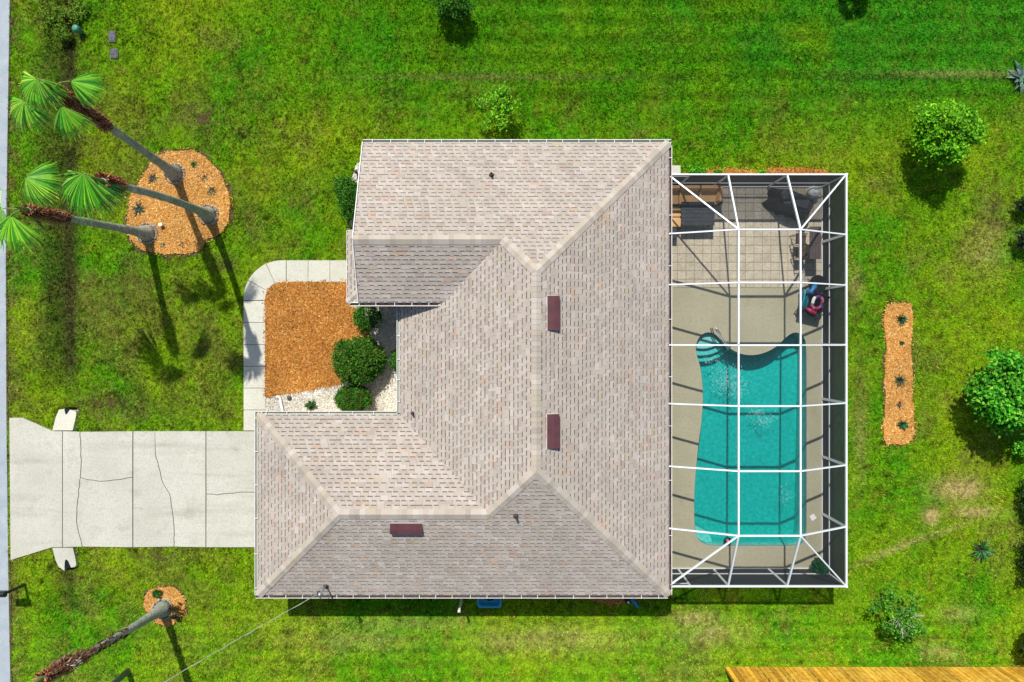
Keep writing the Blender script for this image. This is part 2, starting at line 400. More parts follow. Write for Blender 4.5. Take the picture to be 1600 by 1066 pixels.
MULCH_COURT = pxpoly([(415,621)] + arc(441, 467, 26, 180, 90, 8) + [(548,441),(549,474),(557,484),(566,500),(574,514),(579,527),(570,545),(548,580),(536,598),(524,602),(505,605),(478,611),(450,615)])
PALMBED = ragged(smooth_closed(pxpoly([(247,244),(268,237),(292,236),(308,238),(326,250),(345,272),(356,300),(359,330),(353,352),(340,368),(322,374),(318,386),(305,394),(275,397),(248,396),(222,390),(206,376),(199,355),(202,328),(206,304),(220,282),(232,262)]), 3), .04, .2, 1)
PALMBED2 = ragged(smooth_closed(pxpoly([(228,930),(240,920),(262,917),(280,924),(289,938),(288,956),(279,966),(266,979),(248,974),(238,966),(226,950)]), 3), .04, .2, 2)
STRIP = ragged(smooth_closed(pxpoly([(1384,482),(1398,475),(1416,474),(1424,482),(1425,510),(1422,540),(1425,580),(1424,620),(1427,660),(1428,680),(1418,691),(1400,695),(1383,690),(1381,665),(1383,620),(1381,585),(1385,545),(1381,510)]), 3), .045, .2, 3)
NBED = ragged(pxpoly([(1064,276),(1078,266),(1110,266),(1140,264),(1180,267),(1215,262),(1255,262),(1290,266),(1300,276)]), .05, .2, 4)
SBED = ragged(pxpoly([(905,925),(1000,925),(995,938),(975,944),(950,944),(925,939)]), .04, .2, 5)
WGRAVEL = ragged(pxpoly([(575,250),(558,256),(549,280),(547,350),(552,357),(575,357)]), .04, .15, 6)
NEPAD = pxpoly([(1040,259),(1063,259),(1063,276),(1040,276)])
ROADX = -23.72                                          # road edge runs almost straight, nearly parallel to the frame
ROADPTS = pxpoly([(16,-400),(15,0),(11,250),(9,400),(10,650),(13,900),(16,1066),(18,1500)])
def road_edge(y): return np.interp(y, [p[1] for p in ROADPTS[::-1]], [p[0] for p in ROADPTS[::-1]])

# ------------------------------------------------------------------ lawn: sheet with swale, colours by patch
def blob(x, y, px, py, rx, ry, rot=0):
    cx, cy = XY(px, py); k = CAM_H/1066.667; dx = (x-cx); dy = -(y-cy); c, s = cos(radians(rot)), sin(radians(rot))
    u = (dx*c+dy*s)/(rx*k); v = (-dx*s+dy*c)/(ry*k); return np.exp(-(u*u+v*v))
BARE = [(318,182,34,20,.8),(300,178,20,12,.4),(170,633,45,20,.65),(255,868,46,10,.6),(430,424,22,12,.55),(352,414,16,14,.5),(435,205,16,14,.35),(215,440,14,12,.3),
        (330,640,40,16,.35),(395,365,22,20,.35),(1336,470,10,50,.35),(1345,600,14,60,.35),(60,150,16,36,.5),(62,30,20,30,.3),(320,545,22,18,.35),(470,310,30,25,.25),(545,380,10,14,.4),(1560,330,30,60,.35),(120,470,20,30,.25)]
STRAW = [(1497,765,36,17,.95),(1456,806,13,12,.75),(1525,800,34,9,.75),(1405,855,70,5,.45),(1480,830,40,4,.4),(1540,390,30,40,.35),(1085,968,40,12,.5),(1110,990,60,20,.35),(560,1000,90,18,.3),(860,1000,120,20,.35),(1345,690,10,60,.3),(1500,960,30,14,.3),(1470,1020,30,12,.35),(620,975,120,10,.25),(1340,440,10,25,.35),(760,120,200,4,.2),(1500,115,120,6,.3),(430,425,18,9,.4)]
def lawn_col(x, y):
    x = np.asarray(x, float); y = np.asarray(y, float); k = 1066.667/CAM_H
    px = 800+x*k; py = 533-y*k
    n1 = fbm(x, y, .22, 1); n2 = fbm(x, y, .8, 2); n3 = fbm(x, y, 2.6, 3); n4 = fbm(x, y, .45, 4)
    deep = np.array((.078,.275,.005)); yel = np.array((.225,.345,.009)); mid = np.array((.165,.32,.006)); oli = np.array((.185,.185,.020))
    lush = np.clip(sstep(px, 330, 650)*(1-sstep(py, 60, 215)) + .35*(1-sstep(py, 150, 300))*sstep(px, 800, 1300) + .25*sstep(py, 930, 1000)*(1-sstep(px, 300, 600)), 0, 1)
    w = np.clip(sstep(n1, .30, .70)*.9 + (n4-.5)*1.1 - lush*.62, 0, 1)[..., None]
    c = deep*(1-w)+yel*w
    w2 = sstep(n2, .35, .7)[..., None]*.5; c = c*(1-w2)+mid*w2
    # lush blue-green patches near the back fence side
    w3 = (lush*sstep(n1, .42, .62))[..., None]*.7; c = c*(1-w3)+np.array((.025,.25,.010))*w3
    w4 = (sstep(n3, .52, .75)*(1-.6*lush))[..., None]*.55; c = c*(1-w4)+oli*w4
    w4b = (sstep(fbm(x, y, .6, 15), .55, .8)*(1-.8*lush))[..., None]*.45; c = c*(1-w4b)+np.array((.17,.14,.04))*w4b
    # mowing passes, running along the house
    mow = (np.sin(py*.21+fbm(x, y, .10, 9)*3)*.5+.5)*sstep(px, 420, 700)*(1-sstep(py, 130, 230))
    c = c*(1.10-.30*mow[..., None])
    mow2 = (np.sin(py*.30+n1*4)*.5+.5)*sstep(py, 935, 975); c = c*(1+.26*(mow2[..., None]-.35))
    wear = (1-sstep(px, 330, 560))*sstep(py, 60, 160)*sstep(fbm(x, y, .9, 47), .44, .66)*(.35+.9*fbm(x, y, 4.0, 48, 3)); wear = np.clip(wear*.46, 0, .5)[..., None]
    c = c*(1-wear)+np.array((.135,.125,.030))*wear
    line = np.exp(-((py-124-.012*(px-1400)+3*n2)/3)**2)*sstep(px, 1250, 1330); c = c*(1-.3*line[..., None])
    # swale by the road: damp, darker turf and bare silt
    top = 1-sstep(py, 560, 640)
    sw = np.clip(np.exp(-((px-104-10*(n1-.5))/20)**2)*1.0+np.exp(-((px-72)/13)**2)*.5, 0, 1)*top*sstep(n2, .12, .42)
    sw = np.clip(sw + np.exp(-((px-102)/14)**2)*np.exp(-((py-905)/50)**2)*.8, 0, 1)[..., None]
    c = c*(1-sw)+np.array((.060,.066,.018))*sw
    ed = (np.exp(-((px-16)/16)**2)*.55*sstep(n3, .3, .6))[..., None]; c = c*(1-ed)+np.array((.15,.125,.045))*ed
    bare = np.zeros(x.shape); straw = np.zeros(x.shape)
    for (a, b, rx, ry, s) in BARE: bare = np.maximum(bare, s*blob(x, y, a, b, rx, ry))
    for (a, b, rx, ry, s) in STRAW: straw = np.maximum(straw, s*blob(x, y, a, b, rx, ry, -22 if (a, b) in ((1405,855),(1480,830)) else 0))
    wob = .55+.9*(fbm(x, y, 1.7, 21)-.2)
    fl_ = .25+1.45*sstep(fbm(x, y, 4.5, 37, 3), .40, .60); bare = np.clip(bare*wob*fl_*1.15, 0, 1)[..., None]; straw = np.clip(straw*wob*1.45, 0, 1)[..., None]
    c = c*(1-bare)+np.array((.115,.085,.035))*bare
    c = c*(1-straw)+np.array((.46,.36,.14))*straw
    c = c*(.72+.56*vnoise(x, y, 5.5, 30))[..., None]
    spot = sstep(fbm(x, y, 3.4, 33, 3), .66, .80)*(1-.55*lush); c = c*(1-.55*spot[..., None])
    return c, np.maximum(bare[..., 0], straw[..., 0]*.8)

CULV = [pxpoly([(80,676),(82,645),(87,637),(114,637),(119,645),(118,676)]), pxpoly([(80,852),(82,880),(88,893),(112,894),(118,884),(118,852)])]
HARD = CULV+[DRIVE, HW, CAGE, WALK, COURT, PALMBED, PALMBED2, STRIP, NBED, SBED, WGRAVEL, NEPAD]
def hard_mask(x, y):
    m = (x < road_edge(y)) & (x > -30.6)
    for p in HARD: m |= inpoly(x, y, p)
    return m
def swale_z(x, y):
    k = 1066.667/CAM_H; px = 800+x*k; py = 533-y*k
    cross = 1-sstep(py, 650, 674)*(1-sstep(py, 855, 880))
    return -.30*np.exp(-((px-99)/20)**2)*cross
def grid(lo, hi, step, far):
    a = np.arange(lo, hi+1e-6, step); out = []; d = step
    v = hi
    while v < far: d *= 1.6; v += d; out.append(v)
    out2 = []; d = step; v = lo
    while v > -far: d *= 1.6; v -= d; out2.append(v)
    return np.array(out2[::-1]+list(a)+out)
gx = grid(-26.4, 26.4, .16, 400); gy = grid(-18.4, 18.4, .16, 400)
GX, GY = np.meshgrid(gx, gy)
LC, _ = lawn_col(GX, GY)
near = (np.abs(GX) < 27) & (np.abs(GY) < 19)
GZ = np.where(near, -.035+.03*(fbm(GX, GY, .9, 40)-.5)+swale_z(GX, GY), -.05)
hm = hard_mask(GX, GY)
hm2 = hm.copy()
for ax, d in ((0,1),(0,-1),(1,1),(1,-1)): hm2 |= np.roll(hm, d, ax)
GZ = np.where(hm2 & (swale_z(GX, GY) > -.06), np.minimum(GZ, -.045), GZ)
for cp_ in CULV: GZ = np.where(inpoly(GX, GY, cp_), -.62, GZ)
ny, nx = GX.shape
idx = np.arange(ny*nx).reshape(ny, nx)
F = np.stack([idx[:-1,:-1], idx[:-1,1:], idx[1:,1:], idx[1:,:-1]], -1).reshape(-1, 4)
cxm = (GX[:-1,:-1]+GX[1:,1:]).ravel()/2; cym = (GY[:-1,:-1]+GY[1:,1:]).ravel()/2
keep = ~((cxm > 6.6) & (cxm < CX1-.25) & (cym > CY0+.25) & (cym < CY1-.25))
M['lawn'] = mat_noise('lawn_ground', (.42,.40,.36), (1,1,1), 9, .95, attr='col', spec=.05, bump=.6, bump_scale=22)
lawn = np_mesh('lawn', np.stack([GX.ravel(), GY.ravel(), GZ.ravel()], -1), F[keep], np.clip(LC.reshape(-1, 3)*(1.05-.40*np.clip(np.maximum(np.abs(GX)-25, np.abs(GY)-17)/8, 0, 1)).reshape(-1, 1), 0, 1), M['lawn'], smooth=True)
tag(lawn, kind='structure')

# grass: short blades all over the lawn in view (nobody could count it)
def make_grass():
    n = 330000
    x = RNG.uniform(-25.4, 25.4, n); y = RNG.uniform(-17.4, 17.4, n)
    ex = RNG.uniform(-36, 36, 120000); ey = RNG.uniform(-28, 28, 120000); far = (np.abs(ex) > 25.4) | (np.abs(ey) > 17.4)
    far &= RNG.random(120000) < np.clip(1.15-np.maximum(np.abs(ex)-25, np.abs(ey)-17)/12, 0, 1); far &= (ex < 25) | (ex > 25)
    x = np.r_[x, ex[far]]; y = np.r_[y, ey[far]]; ok_road = (x > -30.5) | (x < -31); x, y = x[ok_road], y[ok_road]
    ok = ~hard_mask(x, y) & ~inpoly(x, y, [(6,CY0-.05),(CX1+.05,CY0-.05),(CX1+.05,CY1+.05),(6,CY1+.05)])
    x, y = x[ok], y[ok]
    c, bare = lawn_col(x, y)
    ok = RNG.random(len(x)) > bare*.8
    x, y, c = x[ok], y[ok], c[ok]; n = len(x)
    h = RNG.uniform(.035, .075, n)*(.7+.7*fbm(x, y, .7, 50))
    k = 1066.667/CAM_H
    weeds = np.exp(-(((800+x*k)-85)/45)**2)*(1-sstep(533-y*k, 30, 60))*(fbm(x, y, 1.1, 60) > .5)
    h = h*(1+1.3*weeds); c = c*(1+weeds[:, None]*np.array((1.1,.8,.5)))
    B = 5
    X = np.repeat(x, B); Y = np.repeat(y, B); H = np.repeat(h, B)
    bx = X+RNG.normal(0, .022, n*B); by = Y+RNG.normal(0, .022, n*B)
    z0 = -.045+swale_z(bx, by)
    a = RNG.uniform(0, 2*pi, n*B); big = 1+.9*((np.abs(X) > 25.4) | (np.abs(Y) > 17.4)); w = big*RNG.uniform(.008, .016, n*B)*(.8+8*H*.5)
    lean = RNG.uniform(.01, .075, n*B); la = RNG.uniform(0, 2*pi, n*B)
    V = np.empty((n*B, 3, 3), np.float32)
    V[:,0,0] = bx-cos(0)*np.cos(a)*w; V[:,0,1] = by-np.sin(a)*w; V[:,0,2] = z0
    V[:,1,0] = bx+np.cos(a)*w; V[:,1,1] = by+np.sin(a)*w; V[:,1,2] = z0
    V[:,2,0] = bx+np.cos(la)*lean; V[:,2,1] = by+np.sin(la)*lean; V[:,2,2] = z0+H*1.25+.02
    cc = np.repeat(c*np.exp(RNG.normal(.42, .62, (n, 1))), B, 0)*RNG.uniform(.9, 1.7, (n*B, 1))
    dry = np.repeat(RNG.random(n) < .05, B); cc[dry] = np.array((.50,.50,.16))*RNG.uniform(.6, 1.2, (dry.sum(), 1))
    C = np.repeat(np.clip(cc, 0, .9), 3, 0)
    return np_mesh('grass', V.reshape(-1, 3), np.arange(n*B*3).reshape(-1, 3), C, M['grass'])
tag(make_grass(), 'short mown grass covering the yard round the house', 'grass', kind='stuff')

# ------------------------------------------------------------------ road, driveway, walkway
rd = MB(); rp = ROADPTS
for i in range(len(rp)-1):
    (x0, y0), (x1, y1) = rp[i], rp[i+1]
    rd.add([(x0, y0, .0), (x1, y1, .0), (-30.5, y1, .05), (-30.5, y0, .05)], [(3, 2, 1, 0)])
    rd.add([(x0, y0, .0), (x1, y1, .0), (x1+.02, y1, -.12), (x0+.02, y0, -.12)], [(0, 1, 2, 3)])
tag(rd.build('road', M['road']), kind='structure')

rr_ = random.Random(4); es_ = MB(); yy_ = -19.0
while yy_ < 19:
    x_ = float(road_edge(np.array([yy_]))[0]); x2_ = float(road_edge(np.array([yy_+.3]))[0]); w_ = rr_.uniform(.03, .16)
    if not (-10.3 < yy_ < -3.7): es_.add([(x_+.004, yy_, -.006), (x_+w_, yy_+.05, -.006), (x2_+w_*.8, yy_+.28, -.006), (x2_+.004, yy_+.3, -.006)], [(0,1,2,3)])
    yy_ += .3
tag(es_.build('soil_edge', M['soil']), kind='structure')
def cracked(name, polys, z0, z1, mat, parent):
    for p in polys: MB().prism(p, z0, z1).build(name, mat, parent)
drive = empty('driveway', (-17, -7, 0), kind='structure')
MB().prism(pxpoly([(16,654),(36,654),(83,675),(640,675),(640,854),(82,854),(18,874)]), -.25, -.012).build('joint_bed', M['joint'], drive)
def jag(pts, amp=1.0, seed=1):
    r = random.Random(seed); out = []
    for i in range(len(pts)-1):
        (x0, y0), (x1, y1) = pts[i], pts[i+1]; L = math.hypot(x1-x0, y1-y0); k = max(1, int(L/6))
        for j in range(k): out.append((x0+(x1-x0)*j/k+(r.uniform(-amp, amp) if j else 0), y0+(y1-y0)*j/k+(r.uniform(-amp, amp) if j else 0)))
    return out+[pts[-1]]
def off(l, dx, dy): return [(x+dx, y+dy) for x, y in l]
g = .6
c1 = jag([(125.5,675),(127,705),(127,730),(126,745),(122,780),(120,815),(124,835),(129,854)], .7, 1)
c1a = [p for p in c1 if p[1] <= 746]; c1b = [p for p in c1 if p[1] >= 746]
if c1a[-1][1] < 745.9: c1a.append((126, 746)); c1b = [(126, 746)]+c1b
c2 = jag([(126,746),(140,750),(155,752),(172,751),(190,749),(207,746)], .7, 2)
c3 = jag([(243,710),(247,722),(252,745),(258,760),(265,771),(268,790),(271,808),(272.5,830),(272,854)], .7, 3)
c4 = jag([(323,772),(340,773.5),(358,771),(380,769),(403,770),(440,771),(500,770),(640,771)], .7, 4)
T, Bm = 674, 855
slabs = [
    [(15,653),(36,653),(83,T),(98-g,T),(98-g,Bm),(82,Bm),(17,875)],
    [(98+g,T)] + off(c1a, -g, 0) + off(c1b[1:], -g, 0) + [(98+g,Bm)],
    off(c1a, g, 0)[:-1] + off(c2, 0, -g) + [(208-.8,T)],
    off(c1b, g, 0)[1:] + [(208-.8,Bm)] + off(c2, 0, g)[::-1],
    [(208+.8,T),(242.2,T)] + off(c3, -g, 0) + [(208+.8,Bm)],
    [(242.6,T),(322-.7,T),(322-.7,Bm)] + off(c3, g, 0)[::-1],
    [(322+.7,T),(640,T)] + off(c4, 0, -g)[::-1],
    off(c4, 0, g) + [(640,Bm),(322+.7,Bm)],
]
cracked('concrete_slab', [pxpoly(s) for s in slabs], -.2, .02, M['concrete'], drive)

# culvert ends: sloping concrete collars with the notch and the mouth of the pipe
def culvert(pts, mouth, tilt, label):
    c = XY(*mouth[0]); e = empty('culvert_headwall', (c[0], c[1], 0), label, 'culvert', 'culvert ends beside the driveway')
    ys = [XY(*p)[1] for p in pts]; y0 = XY(0, tilt[0])[1]; y1 = XY(0, tilt[1])[1]
    f = lambda x, y: .012 - .20*min(1, max(0, (y-y0)/(y1-y0)))
    MB().prism(pxpoly(pts), -.75, f).build('collar', M['walkcon'], e)
    (mx, my) = XY(*mouth[0]); d = 1 if y1 > y0 else -1
    MB().tube([(mx, my-d*.2, -.42), (mx, my+d*.12, -.42)], [.26, .26], 16).build('pipe', M['black'], e)
culvert([(82,672.6),(84.5,652),(88,641),(97,639.3),(97.6,645),(99.5,648.6),(101.5,647.5),(105,641),(114,643.5),(116,647),(115.5,656),(113.5,672.6)], [(100,644)], (673,642), 'concrete culvert end with a narrow notch on the upper side of the driveway')
culvert([(82,856.5),(84.5,878),(88,888),(96.5,894),(97.5,884),(99,877),(101,875),(104,878),(107,889),(113,888),(116,884),(115.6,872),(114,856.5)], [(101,886)], (856,890), 'concrete culvert end with a deep dark notch on the lower side of the driveway')

walk = empty('walkway', (-12, 0, 0), kind='structure')
MB().prism(pxpoly([(382,672)]+arc(441,467,59,180,90,12)+[(545,408),(545,440)]+arc(441,467,27.5,90,180,8)+[(413.5,672)]), -.2, -.015).build('joint_bed', M['joint'], walk)
ys = [673, 640.6, 606.5, 572.5, 538.6, 504, 470]
for i in range(6): MB().prism(pxpoly([(381,ys[i]-.4),(381,ys[i+1]+.4),(414.5,ys[i+1]+.4),(414.5,ys[i]-.4)]), -.15, .03).build('concrete_slab', M['walkcon'], walk)
MB().prism(pxpoly([(381,469.2),(381,467)]+arc(441,467,60,180,152,4)+arc(441,467,26.5,152,180,3)+[(414.5,469.2)]), -.15, .03).build('concrete_slab', M['walkcon'], walk)
MB().prism(pxpoly(arc(441,467,60,151,115,5)+arc(441,467,26.5,115,151,4)), -.15, .03).build('concrete_slab', M['walkcon'], walk)
MB().prism(pxpoly(arc(441,467,60,114,90,4)+[(447,407),(447,440.5)]+arc(441,467,26.5,90,114,3)), -.15, .03).build('concrete_slab', M['walkcon'], walk)
xs = [447.8, 481.7, 515.6, 545]
for i in range(3): MB().prism(pxpoly([(xs[i]+.3,407),(xs[i+1]-.3,407),(xs[i+1]-.3,440.5),(xs[i]+.3,440.5)]), -.15, .03).build('concrete_slab', M['walkcon'], walk)
tag(MB().prism(NEPAD, -.1, .04).build('concrete_pad', M['walkcon']), kind='structure')

# ------------------------------------------------------------------ planting beds with chips and stones
def in_outline(poly, n, shrink=None):
    xs = [p[0] for p in poly]; ys = [p[1] for p in poly]
    x = RNG.uniform(min(xs), max(xs), n); y = RNG.uniform(min(ys), max(ys), n); k = inpoly(x, y, poly)
    return x[k], y[k]
def scatter_chips(name, poly, dens, z, size, cols, parent, flat=.35, exclude=None, spill=0):
    A = (max(p[0] for p in poly)-min(p[0] for p in poly))*(max(p[1] for p in poly)-min(p[1] for p in poly))
    x, y = in_outline(poly, int(A*dens))
    if spill:                                              # loose pieces kicked past the edge
        P_ = np.array(poly); k = RNG.integers(0, len(P_), int(len(P_)*spill)); f_ = RNG.random((len(k), 1)); q_ = P_[k]*(1-f_)+P_[(k+1) % len(P_)]*f_
        q_ = q_+RNG.normal(0, .075, q_.shape); x = np.r_[x, q_[:,0]]; y = np.r_[y, q_[:,1]]
    if exclude is not None: k = ~inpoly(x, y, exclude); x, y = x[k], y[k]
    n = len(x); a = RNG.uniform(0, 2*pi, n); L = RNG.uniform(size[0], size[1], n); W = L*RNG.uniform(.2, .42, n) if flat < .6 else L*RNG.uniform(.6, .9, n)
    t = RNG.normal(0, flat*.5, (n, 2)); Z = z+RNG.uniform(0, .022, n)
    u = np.stack([np.cos(a), np.sin(a), t[:,0]], -1)*L[:,None]/2; v = np.stack([-np.sin(a), np.cos(a), t[:,1]], -1)*W[:,None]/2
    p = np.stack([x, y, Z], -1); up = np.array((0, 0, 1))*W[:,None]*(.16 if flat < .6 else .5)
    V = np.stack([p-u-v*.6, p+u-v, p+u*.8+v, p-u+v*.8, p+up], 1)
    f = np.array([(0,1,4),(1,2,4),(2,3,4),(3,0,4)]); F = (np.arange(n)[:,None,None]*5+f).reshape(-1, 3)
    cols = np.array(cols); c = cols[RNG.integers(0, len(cols), n)]*RNG.uniform(.72, 1.2, (n, 1))*(.62+.72*fbm(x, y, 1.1, 44))[:, None]
    return tag(np_mesh(name, V.reshape(-1, 3), F, np.repeat(c, 5, 0), M['chip'], parent), kind='stuff')
ORANGE = [(.52,.215,.035),(.64,.29,.06),(.42,.155,.025),(.28,.095,.018),(.72,.40,.12)]
PALE = [(.68,.335,.075),(.77,.43,.12),(.57,.25,.045),(.44,.175,.032),(.83,.54,.21)]
WHITE = [(.80,.76,.66),(.86,.83,.75),(.70,.65,.54),(.52,.47,.38),(.88,.87,.82)]
def bed(name, poly, z, mat, cols, dens, size, flat=.35, edge=True, exclude=None):
    o = MB()
    n = len(poly); o.prism(poly, -.12, z)
    b = o.build(name, mat); tag(b, kind='structure')
    scatter_chips('wood_chips' if mat is not M['gravel'] else 'gravel_stones', poly, dens, z, size, cols, b, flat, exclude, 0 if mat is M['gravel'] else 5)
    return b
M['mulchpale'] = mat_noise('pale_bark_mulch', (.55,.25,.06), (.68,.36,.11), 6, .9, (.36,.14,.03), 25, .1, bump=.8, bump_scale=35)
bed('gravel_bed', COURT, -.005, M['gravel'], WHITE, 420, (.035, .08), .8, exclude=MULCH_COURT)
bed('mulch_bed', ragged(MULCH_COURT, .035, .15, 8), .025, M['mulch'], ORANGE, 520, (.05, .12))
bed('mulch_bed', PALMBED, .03, M['mulchpale'], PALE, 520, (.05, .12))
bed('mulch_bed', PALMBED2, .03, M['mulchpale'], PALE, 520, (.05, .12))
bed('mulch_bed', STRIP, .03, M['mulchpale'], PALE, 520, (.05, .12))
bed('mulch_bed', NBED, .02, M['mulch'], ORANGE, 420, (.05, .12))
bed('mulch_bed', SBED, .02, M['mulch'], ORANGE, 420, (.05, .12))
bed('gravel_bed', WGRAVEL, .0, M['gravel'], WHITE, 420, (.035, .08), .8)
# dark cut edge of turf round the beds
def soil_ring(poly, w, seed):
    cx = sum(p[0] for p in poly)/len(poly); cy = sum(p[1] for p in poly)/len(poly); r = random.Random(seed)
    o = MB(); outp = []
    for x, y in poly:
        d = Vector((x-cx, y-cy)); d = d.normalized()*(w*(r.random()**1.5)+.03); outp.append((x+d.x, y+d.y))
    n = len(poly)
    for i in range(n):
        j = (i+1) % n; o.add([(*poly[i], -.03), (*poly[j], -.03), (*outp[j], -.015), (*outp[i], -.015)], [(0, 3, 2, 1)])
    tag(o.build('soil_edge', M['soil']), kind='structure')
soil_ring(PALMBED, .24, 1); soil_ring(PALMBED2, .16, 2); soil_ring(STRIP, .12, 3)

# ------------------------------------------------------------------ house
house = empty('house', (0, -1, 0), 'single storey house with a light brown shingled hip roof and white gutters', 'house')
nW = len(HW)
for i in range(nW):
    (x0, y0), (x1, y1) = HW[i], HW[(i+1) % nW]
    a, b = Vector((x0, y0, 0)), Vector((x1, y1, 0)); d = (b-a).normalized(); nrm = Vector((d.y, -d.x, 0))
    top = 2.5
    w = MB(); w.bar((a+b)/2+Vector((0,0,top/2))-d*((b-a).length/2-.1), (a+b)/2+Vector((0,0,top/2))+d*((b-a).length/2-.1), .2, top)
    w.build('wall', M['stucco'], house)
MB().prism([(x*.995, y*.995) for x, y in [(-6.35,8.4),(6.6,8.4),(6.6,-10.8),(-10.8,-10.8),(-10.8,-3.3),(-4.95,-3.3),(-4.95,1.9),(-6.35,1.9)]], 2.46, 2.5, bottom=True).build('soffit', M['soffit'], house)
# garage door facing the driveway, its four panels; sliding doors towards the pool
gd = MB().box((-10.63, -7.0, 1.1), (.05, 4.9, 2.2)).build('garage_door', M['white'], house)
for k in range(4): MB().box((-10.665, -7.0, .3+k*.54), (.03, 4.75, .48)).build('panel', M['white'], gd)
for yc in (-1.5, 4.8, -7.6):
    wd = MB().box((6.42, yc, 1.08), (.05, 2.5, 2.1)).build('sliding_door', M['white'], house)
    for s in (-1, 1): MB().box((6.455, yc+s*.6, 1.08), (.025, 1.05, 1.9)).build('pane', M['glass'], wd)

RZ = EAVE + 5.785*PITCH                       # main ridge height
Zs = lambda d: EAVE + d*PITCH                 # height at plan distance d inside an eave
nr = (.965, 2.755); srp = (.965, -5.155)      # ends of the main ridge
NWJ = (-.38, 4.10); SWJ = (-.94, -7.055); SWE = (-7.055, -7.055)
zN = Zs(4.44); zS = Zs(3.885); zEn = Zs(4.44-2.49)
zEn = zN - 2.49*PITCH
V3 = lambda p, z: Vector((p[0], p[1], z))
SLOPES = [   # (outline, point on the eave, horizontal direction up the slope, eave height)
  ('east', [V3((6.75,-10.94),EAVE), V3((6.75,8.54),EAVE), V3(nr,RZ), V3(srp,RZ)], (6.75,0), (-1,0), EAVE),
  ('south', [V3((-10.94,-10.94),EAVE), V3((6.75,-10.94),EAVE), V3(srp,RZ), V3(SWJ,zS), V3(SWE,zS)], (0,-10.94), (0,1), EAVE),
  ('north', [V3((6.75,8.54),EAVE), V3((-6.42,8.54),EAVE), V3((-6.42,4.10),zN), V3(NWJ,zN), V3(nr,RZ)], (0,8.54), (0,-1), EAVE),
  ('west', [V3((-4.82,2.05),EAVE), V3((-4.82,-3.17),EAVE), V3(SWJ,zS), V3(srp,RZ), V3(nr,RZ), V3(NWJ,zN), V3((-2.87,1.61),zEn), V3((-3.2,2.05),EAVE+1.62*PITCH)], (-4.82,0), (1,0), EAVE),
  ('entry', [V3((-6.42,1.61),zEn), V3((-2.87,1.61),zEn), V3(NWJ,zN), V3((-6.42,4.10),zN)], (0,1.61), (0,1), zEn),
  ('garage', [V3((-4.82,-3.17),EAVE), V3((-10.94,-3.17),EAVE), V3(SWE,zS), V3(SWJ,zS)], (0,-3.17), (0,-1), EAVE),
  ('garagehip', [V3((-10.94,-3.17),EAVE), V3((-10.94,-10.94),EAVE), V3(SWE,zS)], (-10.94,0), (1,0), EAVE),
  ('pent', [V3((-6.92,4.62),zEn-.06), V3((-6.92,1.61),zEn-.06), V3((-6.41,2.05),zEn+.13), V3((-6.41,4.62),zEn+.13)], (-6.92,0), (1,0), zEn-.06),
]
deckmb = MB(); shingles = []
EXPO, TAB = .182, .318
PAL = [srgb(178,167,156), srgb(174,163,152), srgb(183,172,161), srgb(178,169,156), srgb(172,160,150), srgb(180,169,157), srgb(176,167,155), srgb(187,177,167), srgb(181,173,163)]
TINT = [srgb(182,160,141), srgb(184,163,148), srgb(174,156,139), srgb(178,166,143), srgb(188,168,152), srgb(174,156,144)]
rs = random.Random(11)
for nm, outl, o2, vh, ze in SLOPES:
    p = .41 if nm == 'pent' else PITCH
    L = math.sqrt(1+p*p); v = Vector((vh[0]/L, vh[1]/L, p/L)); u = Vector((vh[1], -vh[0], 0)); n = u.cross(v)
    O = Vector((o2[0], o2[1], ze))
    deckmb.poly([q for q in (outl if n.dot((outl[1]-outl[0]).cross(outl[2]-outl[0])) > 0 else outl[::-1])])
    ab = [((q-O).dot(u), (q-O).dot(v)) for q in outl]
    if area2(ab) < 0: ab = ab[::-1]
    bmax = max(b for a, b in ab); amin = min(a for a, b in ab); amax = max(a for a, b in ab)
    for r in range(int(bmax/EXPO)+1):
        b0, b1 = r*EXPO, (r+1)*EXPO; offx = (r % 2)*TAB*.5+rs.uniform(-.05, .05)+.02*r
        i = 0; a0 = amin-TAB+offx-TAB*.5
        wander = vnoise(np.array([r*1.0]), np.array([len(nm)*1.0]), .3, 5)[0]
        while a0 < amax:
            wt = TAB*rs.uniform(.93, 1.07); gap = rs.uniform(.165, .215); gs = a0+rs.uniform(.0, .04)
            if rs.random() < .10: gap = 0
            if rs.random() < .08: gap = wt*.85
            tb = rs.uniform(.043, .051)
            quads = [[(a0,b0+tb),(a0+wt-.006,b0+tb),(a0+wt-.006,b1+.004),(a0,b1+.004)]]
            if gap < wt*.9: quads.append([(gs+gap,b0-.004),(a0+wt-.006,b0-.004),(a0+wt-.006,b0+tb),(gs+gap,b0+tb)])
            if gs-a0 > .02: quads.append([(a0,b0-.004),(gs,b0-.004),(gs,b0+tb),(a0,b0+tb)])
            cl_ = float(vnoise(np.array([a0*1.0]), np.array([b0*1.0+len(nm)*9]), 1.1, 12)[0]); tone = rs.choice(TINT) if rs.random() < .03+.35*max(0, cl_-.6) else PAL[rs.randrange(len(PAL))]; q = rs.uniform(.95, 1.06)*(.96+.1*float(vnoise(np.array([a0]), np.array([b0+len(nm)*5]), .5, 14)[0]))
            c = tuple(t*q for t in tone)
            pieces = []
            for qd in quads:
                cl = clip_poly(ab, qd)
                if len(cl) >= 3 and abs(area2(cl)) > .0008: pieces.append(cl)
            if pieces:
                ca = sum(t[0] for t in pieces[0])/len(pieces[0]); cb = sum(t[1] for t in pieces[0])/len(pieces[0])
                ctr = O+u*ca+v*cb
                shingles.append((nm, O, u, v, n, b0, b1, pieces, c, ctr))
            a0 += wt
roof = deckmb.build('roof', M['roofdeck'], house)
